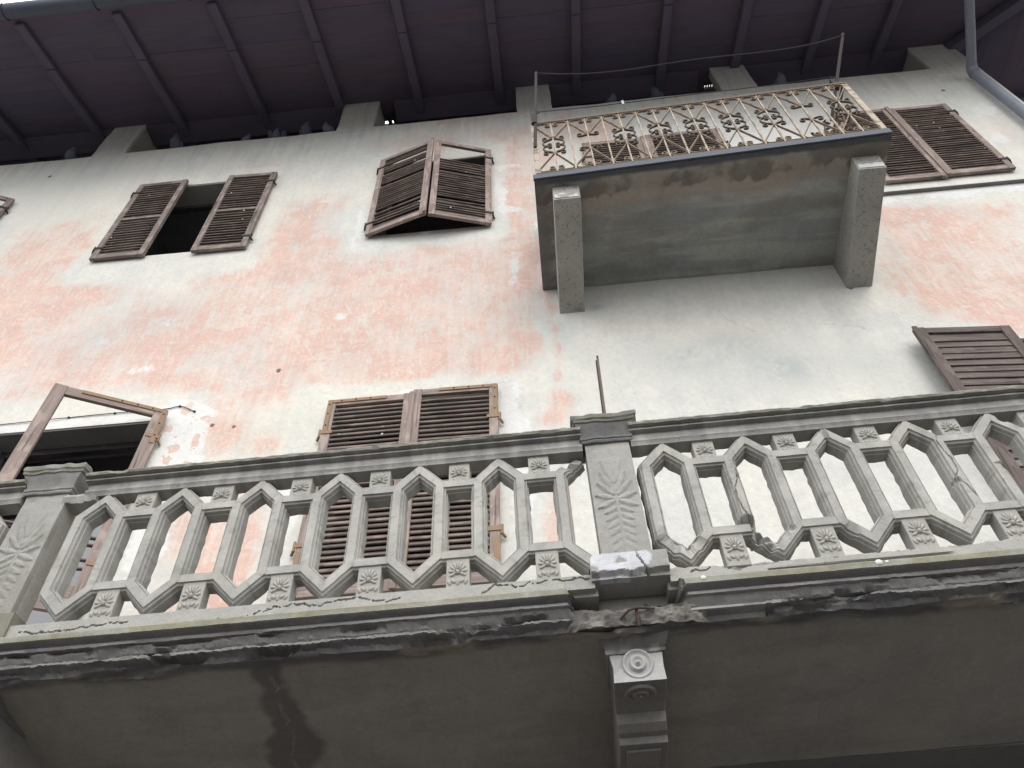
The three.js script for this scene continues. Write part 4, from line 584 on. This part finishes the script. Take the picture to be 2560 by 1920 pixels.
// ---------------------------------------------------------------- upper concrete balcony
{
  const ub = thing('concrete_balcony', 'small stained concrete balcony slab on two plain brackets high on the wall', 'balcony');
  const nx = 300, nz = 130, pos = [], col = [], idx = [];
  const fz = (x) => mix(0.945, 1.04, (x - 0.045) / 2.5);
  for (let j = 0; j <= nz; j++) for (let i = 0; i <= nx; i++) {
    const x = 0.045 + 2.5 * i / nx, z = fz(x) * j / nz, t = z / fz(x);
    pos.push(x, 6.72 + 0.008 * (fbm(x * 4, z * 4, 3, 141) - 0.5) - 0.012 * smooth(0.07, 0.02, t) * fbm(x * 8, z * 20, 3, 142), z + 0.001);
    const f = fbm(x * 26, z * 26, 4, 143), w = fbm(x * 4.2, z * 3, 6, 144), w2 = fbm(x * 9, z * 6, 6, 150), band = fbm(x * 1.3, z * 11, 5, 145);
    let c = lerp3([0.33, 0.338, 0.32], [0.40, 0.405, 0.38], f); c = lerp3(c, [0.255, 0.278, 0.275], 0.75 * smooth(0.42, 0.62, band)); c = lerp3(c, [0.22, 0.212, 0.185], 0.5 * smooth(0.5, 0.68, fbm(x * 2.4, z * 7, 5, 152)));
    const brown = smooth(0.66, 0.78, t + 0.22 * (w - 0.5)) * smooth(0.99, 0.9, t + 0.12 * (w2 - 0.5)); c = lerp3(c, lerp3([0.40, 0.315, 0.255], [0.33, 0.27, 0.23], f), brown * (0.5 + 0.4 * w2));
    const damp = smooth(0.80, 0.84, t + 0.26 * (w2 - 0.5)) * smooth(0.40, 0.52, w); c = lerp3(c, [0.15, 0.133, 0.118], 0.8 * damp); c = lerp3(c, [0.24, 0.24, 0.22], 0.5 * smooth(0.56, 0.66, fbm(x * 10, z * 10, 5, 148)) * smooth(0.82, 0.86, t));
    for (const q of [0.28, 0.47]) c = lerp3(c, [0.40, 0.40, 0.37], 0.45 * smooth(0.012, 0.003, Math.abs(t - q - 0.02 * (fbm(x * 3, q * 9, 3, 153) - 0.5))) * smooth(0.4, 0.6, fbm(x * 7, q, 3, 154)));
    c = lerp3(c, [0.085, 0.09, 0.10], smooth(0.945, 0.975, t + 0.02 * (fbm(x * 9, 3, 3, 147) - 0.5))); c = lerp3(c, [0.10, 0.10, 0.10], 0.6 * smooth(0.2, 0.1, x + 0.08 * (f - 0.5)));
    col.push(...c);
  }
  for (let j = 0; j < nz; j++) for (let i = 0; i < nx; i++) { const a = j * (nx + 1) + i; idx.push(a, a + 1, a + nx + 2, a, a + nx + 2, a + nx + 1); }
  part('soffit', finish(pos, idx, 0.9, col), M.stoneV, ub);
  const s = new THREE.Shape(); s.moveTo(0.045, 0); s.lineTo(2.545, 0); s.lineTo(2.545, 1.035); s.lineTo(0.045, 0.94); s.closePath();
  const g = new THREE.ExtrudeGeometry(s, { depth: 0.05, bevelEnabled: false }); g.rotateX(Math.PI / 2); g.scale(1, 1, 1); g.translate(0, 6.782, 0.002); part('slab', metres(g), M.concrete, ub);
  const A = [0.04, 0.95], B = [2.55, 1.045], ang = Math.atan2(B[1] - A[1], B[0] - A[0]), L = Math.hypot(B[0] - A[0], B[1] - A[1]);
  const st = box(0, L, 6.735, 6.80, -0.012, 0.012, 0.004); st.rotateY(-ang); st.translate(A[0], 0, A[1]); part('edge_strip', st, new THREE.MeshStandardMaterial({ color: new THREE.Color().setRGB(0.10, 0.11, 0.135), map: stoneMap, roughness: 0.8 }), ub, 'dark metal strip along the slab front');
  const br = (x0, x1, lean, zf, label) => {
    const b = sub('bracket', ub, label), sh = new THREE.Shape(); sh.moveTo(0, 6.395); sh.lineTo(zf, 6.565); sh.lineTo(zf + 0.012, 6.715); sh.lineTo(0, 6.715); sh.closePath();
    const g = new THREE.ExtrudeGeometry(sh, { depth: x1 - x0, bevelEnabled: true, bevelThickness: 0.006, bevelSize: 0.005, bevelSegments: 2 }); g.rotateY(-Math.PI / 2); g.translate(x1, 0, 0);
    const p = g.attributes.position; for (let i = 0; i < p.count; i++) p.setX(i, p.getX(i) + lean * p.getZ(i) + 0.006 * (n2(p.getZ(i) * 6, p.getY(i) * 9, 3) - 0.5)); g.computeVertexNormals();
    part('body', metres(g), M.pitted, b);
    const e = carved(x0 + lean * zf + 0.004, x1 + lean * zf - 0.004, 6.575, 6.70, zf + 0.0105, 0.006, (a, y) => 0.003 * (fbm(a * 30, y * 30, 3, 149) - 0.5), 0.012, (a, y) => lerp3([0.62, 0.63, 0.64], [0.36, 0.34, 0.31], smooth(0.45, 0.55, fbm(a * 16, y * 20, 4, 151) + 0.9 * (y - 6.64)))); part('end_face', e, M.stoneV, b);
  };
  const pits = texture(512, 512, (u, v) => { const a = fbm(u * 5, v * 5, 4, 161), h = smooth(0.66, 0.74, fbm(u * 80, v * 80, 3, 162)), k = (0.86 + 0.3 * (a - 0.5)) * (1 - 0.28 * h); return [k, k * 0.97, k * 0.92]; });
  const pitB = texture(512, 512, (u, v) => 0.7 - 0.6 * smooth(0.64, 0.74, fbm(u * 80, v * 80, 3, 162)), { srgb: false });
  M.pitted = new THREE.MeshStandardMaterial({ color: new THREE.Color().setRGB(0.40, 0.402, 0.39), map: pits, bumpMap: pitB, bumpScale: 0.006, roughness: 0.95 });
  br(0.165, 0.345, 0.012, 0.87, 'left bracket of the upper balcony'); br(2.325, 2.505, -0.03, 0.88, 'right bracket of the upper balcony');
}
// ---------------------------------------------------------------- iron railing on the upper balcony
{
  const rl = thing('iron_railing', 'wrought iron railing with curled scrolls around the upper concrete balcony', 'railing');
  const F = new THREE.Group(); F.name = 'front_panel'; rl.add(F);
  const A = [0.085, 0.945], B = [2.53, 1.03], ang = Math.atan2(B[1] - A[1], B[0] - A[0]), L = Math.hypot(B[0] - A[0], B[1] - A[1]);
  F.position.set(A[0], 6.80, A[1]); F.rotation.y = -ang;
  const H = 0.885, P = L / 18;
  part('top_rail', box(-0.02, L + 0.02, H - 0.012, H + 0.012, -0.012, 0.012, 0.003), M.scroll, F);
  part('bottom_rail', box(-0.02, L + 0.02, 0.02, 0.036, -0.01, 0.01, 0.003), M.scroll, F);
  const bar = metres(new THREE.BoxGeometry(0.011, H - 0.02, 0.012).translate(0, H / 2 + 0.004, 0), 'y');
  for (let k = 1; k < 18; k++) { const m = part('bar', bar, M.paintIron, F); m.position.x = k * P; }
  const w = 0.007, d = 0.016, curl = (cx, cy, r, a0, turns, n = 16) => { const o = []; for (let i = 0; i <= n; i++) { const t = i / n, a = a0 + turns * Math.PI * 2 * t, q = r * (1 - 0.62 * t); o.push([cx + Math.cos(a) * q, cy + Math.sin(a) * q]); } return o; };
  const mirror = (L2) => L2.map(([x, y]) => [-x, y]), flip = (L2) => L2.map(([x, y]) => [x, H + 0.03 - y]);
  // kite strip: curl beside the bar, along the rail, round the node and down to the junction
  const J = 0.60, kite = [...curl(-0.034, H - 0.058, 0.023, -0.6, -0.95).reverse(), [-0.012, H - 0.035], [-0.03, H - 0.021], [-0.07, H - 0.0185], [-P + 0.026, H - 0.021], [-P + 0.011, H - 0.04], [-P + 0.011, H - 0.07], [-P + 0.03, H - 0.105], [-0.012, J], [-0.009, J - 0.03]];
  const arm = [[-0.006, J + 0.01], [-0.016, J - 0.03], ...curl(-0.062, J - 0.018, 0.026, -1.1, -0.9)];
  const out1 = [[-0.006, J - 0.005], [-0.022, J - 0.035], [-0.05, J - 0.05], [-0.075, J - 0.07], [-0.084, J - 0.105], [-0.07, J - 0.135], ...curl(-0.034, J - 0.125, 0.022, -2.2, 0.95)];
  const shapes = [kite, mirror(kite), flip(kite), flip(mirror(kite))].map((q) => strip(q, w, d, 0)), simple = [arm, mirror(arm), flip(arm), flip(mirror(arm))].map((q) => strip(q, w, d, 0.002)), full = [arm, mirror(arm), out1, mirror(out1), flip(arm), flip(mirror(arm)), flip(out1), flip(mirror(out1))].map((q, i) => strip(q, w, d, 0.002));
  for (let k = 1; k < 18; k += 2) {
    for (const g of shapes) { const m = part('kite_strip', g, k % 4 === 1 ? M.scroll2 || (M.scroll2 = new THREE.MeshStandardMaterial({ map: texture(256, 256, (u, v) => { const r = smooth(0.45, 0.6, fbm(u * 18, v * 18, 4, 45)); return [mix(0.25, 0.12, r), mix(0.19, 0.085, r), mix(0.135, 0.06, r)]; }), roughness: 0.8 })) : M.scroll2, F); m.position.x = k * P; }
    for (const g of (k === 3 || k === 15 ? simple : full)) { const m = part('scroll', g, M.scroll, F); m.position.x = k * P; }
  }
  for (const [x, z] of [[A[0] - 0.005, A[1]], [B[0] + 0.005, B[1]]]) part('corner_post', box(x - 0.022, x + 0.022, 6.80, 7.70, z - 0.006, z + 0.006, 0.002, 'y'), M.paintIron, rl);
  for (const [x, z1, lb] of [[A[0] - 0.005, A[1], 'left side panel'], [B[0] + 0.005, B[1], 'right side panel']]) {
    const S = sub('side_panel', rl, lb); S.position.set(x, 6.80, 0); S.rotation.y = -Math.PI / 2; const W = z1 - 0.02;
    part('top_rail', box(0, W, H - 0.012, H + 0.012, -0.012, 0.012, 0.003), M.scroll, S); part('bottom_rail', box(0, W, 0.02, 0.036, -0.01, 0.01, 0.003), M.scroll, S);
    const n = 7, p = W / n; for (let k = 1; k < n; k++) { const m = part('bar', bar, M.paintIron, S); m.position.x = k * p; }
    for (let k = 1; k < n; k += 2) { for (const g of [...shapes]) { const m = part('kite_strip', g, M.scroll2, S); m.position.x = k * p; } for (const g of full) { const m = part('scroll', g, M.scroll, S); m.position.x = k * p; } }
  }
}
{ // poles, lines, rod
  const p1 = thing('metal_pole', 'thin dark pole at the left end of the iron railing', 'pole');
  part('shaft', metres(rod([0.077, 7.25, 0.955], [0.156, 8.756, 0.965], 0.013)), M.iron, p1); part('clamp', box(0.07, 0.11, 7.66, 7.83, 0.94, 0.98, 0.003), M.iron, p1); part('eyelet', metres(new THREE.TorusGeometry(0.016, 0.004, 6, 12).translate(0.125, 7.87, 0.965)), M.iron, p1);
  const p2 = thing('metal_pole', 'thin dark pole leaning at the right end of the iron railing', 'pole');
  part('shaft', metres(rod([2.40, 7.45, 0.85], [2.815, 8.565, 1.1], 0.013)), M.iron, p2); part('clamp', box(2.525, 2.56, 7.80, 7.95, 0.925, 0.97, 0.003), M.iron, p2); part('eyelet', metres(new THREE.TorusGeometry(0.016, 0.004, 6, 12).translate(2.555, 7.97, 0.97)), M.iron, p2);
  const sag = (a, b, s, n = 10) => { const o = []; for (let i = 0; i <= n; i++) { const t = i / n; o.push([mix(a[0], b[0], t), mix(a[1], b[1], t) - s * 4 * t * (1 - t) - s * 0.25 * Math.sin(t * 9), mix(a[2], b[2], t)]); } return o; };
  tag(part('clothes_line', metres(tube(sag([0.156, 8.74, 0.965], [2.815, 8.55, 1.1], 0.2), 0.006, 60)), M.iron, scene), 'slack dark line between the tops of the two railing poles', 'line');
  tag(part('clothes_line', metres(tube(sag([0.125, 7.87, 0.97], [2.555, 7.97, 0.98], 0.03), 0.0035, 40)), M.iron, scene), 'taut thin line just above the top of the iron railing', 'line');
  const pg = thing('clothes_peg', 'single white clothes peg clipped above the iron railing', 'peg');
  part('jaw', box(0.815, 0.822, 7.80, 7.875, 0.985, 0.997, 0.002, 'y'), M.white, pg); part('jaw', box(0.824, 0.831, 7.80, 7.875, 0.985, 0.997, 0.002, 'y'), M.white, pg);
  const r = thing('iron_rod', 'rusty upright rod standing on the cap of the middle balustrade pier', 'rod');
  part('shaft', box(0.268, 0.28, 4.19, 4.71, 0.944, 0.956, 0.002, 'y'), M.scroll, r); part('backing_bar', box(0.262, 0.2675, 4.19, 4.695, 0.942, 0.955, 0.001, 'y'), M.iron, r); part('tip', box(0.269, 0.279, 4.711, 4.733, 0.945, 0.955, 0.002, 'y'), M.iron, r);
  r.rotation.z = -0.02; r.position.set(-0.085, 0.006, 0);
  const c = thing('wall_cable', 'thin dark cable stapled to the wall above the slatless shutter leaf', 'cable');
  part('wire', metres(tube([[-5.2, 5.64, 0.006], [-3.911, 5.657, 0.006], [-3.537, 5.662, 0.012], [-3.406, 5.671, 0.006], [-3.069, 5.675, 0.008], [-2.68, 5.676, 0.006], [-2.6, 5.69, 0.008], [-2.472, 5.62, 0.006]], 0.0032, 80)), M.iron, c);
  for (const [x, y] of [[-3.62, 5.661], [-3.406, 5.671], [-3.07, 5.675], [-2.6, 5.69], [-2.475, 5.622]]) part('staple', box(x - 0.007, x + 0.007, y - 0.006, y + 0.006, 0, 0.013, 0.002), M.iron, c);
}
// ---------------------------------------------------------------- old boards and dead plants in the corner of the upper balcony
{
  const R = rng(77); const spec = [[2.36, 0.86, 0.10, 0.55, 'broad pale board leaning in the right corner of the upper balcony'], [2.28, 0.90, -0.35, 0.42, 'board tilted furthest left among the scrap on the upper balcony'], [2.44, 0.80, 0.42, 0.6, 'board tilted furthest right among the scrap on the upper balcony']];
  spec.forEach(([x, z, a, h, lb]) => { const t = part('wooden_board', box(-0.03, 0.03, 0, h, -0.009, 0.009, 0.003, 'y', x), M.stilePale, scene); t.position.set(x, 6.79, z); t.rotation.set(-0.12, 0, a); tag(t, lb, 'board', null); });
  const pl = thing('dead_plant', 'heap of dry brown stems and leaves behind the right end of the railing', 'plant'); pl.position.set(2.36, 6.78, 0.8);
  const leafG = new THREE.SphereGeometry(1, 6, 4).scale(0.012, 0.035, 0.004), S = [], F = [];
  for (let i = 0; i < 26; i++) { const x = (R() - 0.5) * 0.26, z = (R() - 0.5) * 0.26, h = 0.25 + 0.42 * R(), b = [x + (R() - 0.5) * 0.25, h, z + (R() - 0.5) * 0.2]; S.push(metres(tube([[x, 0, z], [(x + b[0]) / 2 + 0.04 * (R() - 0.5), h / 2, (z + b[2]) / 2], b], 0.005 + 0.004 * R(), 8, 5))); for (let k = 0; k < 6; k++) { const t = 0.35 + 0.65 * R(), g = leafG.clone(); g.rotateZ(R() * 6); g.rotateX(R() * 6); g.translate(mix(x, b[0], t) + 0.03 * (R() - 0.5), h * t, mix(z, b[2], t) + 0.03 * (R() - 0.5)); F.push(metres(g)); } }
  part('stem', merge(S), M.stile, pl); part('leaf', merge(F), M.slat[1], pl).userData.kind = 'stuff';
  const pot = thing('plant_pot', 'small white pot beside the scrap boards on the upper balcony', 'pot'); pot.position.set(2.12, 6.785, 0.83);
  part('body', metres(new THREE.LatheGeometry([[0, 0], [0.045, 0], [0.06, 0.1], [0.065, 0.1], [0.065, 0.12], [0.055, 0.12], [0.05, 0.02], [0, 0.02]].map((p) => new THREE.Vector2(...p)), 20)), M.white, pot);
}
// ---------------------------------------------------------------- pigeons on the attic sill
{
  const pm = [[0.115, 0.13, 0.17], [0.09, 0.105, 0.14], [0.14, 0.15, 0.18]].map((c) => new THREE.MeshStandardMaterial({ color: new THREE.Color().setRGB(...c), roughness: 0.9 })), beakM = M.dark, legM = new THREE.MeshStandardMaterial({ color: new THREE.Color().setRGB(0.3, 0.12, 0.1), roughness: 0.8 });
  const body = (() => {
    const K = [[0.03, -0.19, 0.004, 0.018], [0.05, -0.15, 0.009, 0.026], [0.075, -0.09, 0.03, 0.04], [0.1, -0.03, 0.05, 0.056], [0.125, 0.02, 0.056, 0.058], [0.155, 0.045, 0.048, 0.047], [0.185, 0.05, 0.034, 0.033], [0.208, 0.052, 0.026, 0.025], [0.228, 0.058, 0.0245, 0.0235], [0.243, 0.064, 0.019, 0.018], [0.252, 0.067, 0.008, 0.008], [0.254, 0.068, 0.0005, 0.0005]];
    const pos = [], idx = [], n = 14; K.forEach(([y, z, ry, rx], i) => { const a = K[Math.max(0, i - 1)], b = K[Math.min(K.length - 1, i + 1)], t = new THREE.Vector3(0, b[0] - a[0], b[1] - a[1]).normalize(), u = new THREE.Vector3(1, 0, 0), v = new THREE.Vector3().crossVectors(t, u); for (let k = 0; k < n; k++) { const q = k / n * Math.PI * 2; pos.push(Math.cos(q) * rx, y + v.y * Math.sin(q) * ry, z + v.z * Math.sin(q) * ry); } });
    for (let i = 0; i + 1 < K.length; i++) for (let k = 0; k < n; k++) { const a = i * n + k, b = i * n + (k + 1) % n; idx.push(a, b, a + n, b, b + n, a + n); } return finish(pos, idx, 2);
  })();
  const wing = metres(new THREE.SphereGeometry(1, 10, 8).scale(0.012, 0.034, 0.085)), beak = metres(new THREE.ConeGeometry(0.006, 0.024, 6).rotateX(Math.PI / 2 + 0.3)), eye = metres(new THREE.SphereGeometry(0.0035, 6, 5)), leg = metres(merge([rod([0, 0, 0.01], [0, 0.06, 0.005], 0.004, 6), rod([0, 0.003, 0.01], [0, 0.002, 0.04], 0.003, 5), rod([0, 0.003, 0.01], [0.015, 0.002, 0.034], 0.003, 5), rod([0, 0.003, 0.01], [-0.015, 0.002, 0.034], 0.003, 5)]));
  const L = [[-5.31, 'grey pigeon on the attic sill left of the first plastered pillar', 0.3, 1], [-4.05, 'large upright pigeon just right of the leftmost attic pillar', -0.25, 1.12], [-3.22, 'small dim pigeon alone mid opening between the two left attic pillars', 0.9, 0.7], [-2.86, 'pigeon with raised wings in the opening between the two left attic pillars', 0.1, 0.8], [-2.52, 'plump pigeon second left of the pillar above the ajar shutters', 0.2, 1.05], [-2.25, 'dark pigeon close against the left side of the pillar above the ajar shutters', -0.7, 0.95], [1.03, 'small pigeon left of two in the attic opening above the railing', 0.5, 0.85], [1.55, 'dim pigeon right of two in the attic opening above the railing', -0.4, 1], [2.95, 'pale pigeon on the sill right of the pillar over the iron railing', 0.25, 1.05]];
  L.forEach(([x, lb, turn, s], i) => {
    const p = thing('pigeon', lb, 'pigeon', 'pigeons perched on the attic sill'); p.position.set(x, sillY(x) + 0.015, -0.045); p.rotation.y = turn; p.scale.setScalar(s);
    part('body', body, pm[i % 3], p); for (const q of [-1, 1]) { const w = part('wing', wing, pm[(i + 1) % 3], p); w.position.set(q * 0.052, 0.1, -0.05); w.rotation.set(-0.45, q * 0.15, i === 3 ? q * -1.1 : q * 0.12); if (i === 3) { w.position.set(q * 0.09, 0.16, -0.03); w.scale.set(1, 1.4, 1.3); } const l = part('leg', leg, legM, p); l.position.set(q * 0.022, 0, 0); const e = part('eye', eye, beakM, p); e.position.set(q * 0.021, 0.236, 0.068); }
    const b = part('beak', beak, beakM, p); b.position.set(0, 0.229, 0.092);
  });
}
renderer.render(scene, camera);
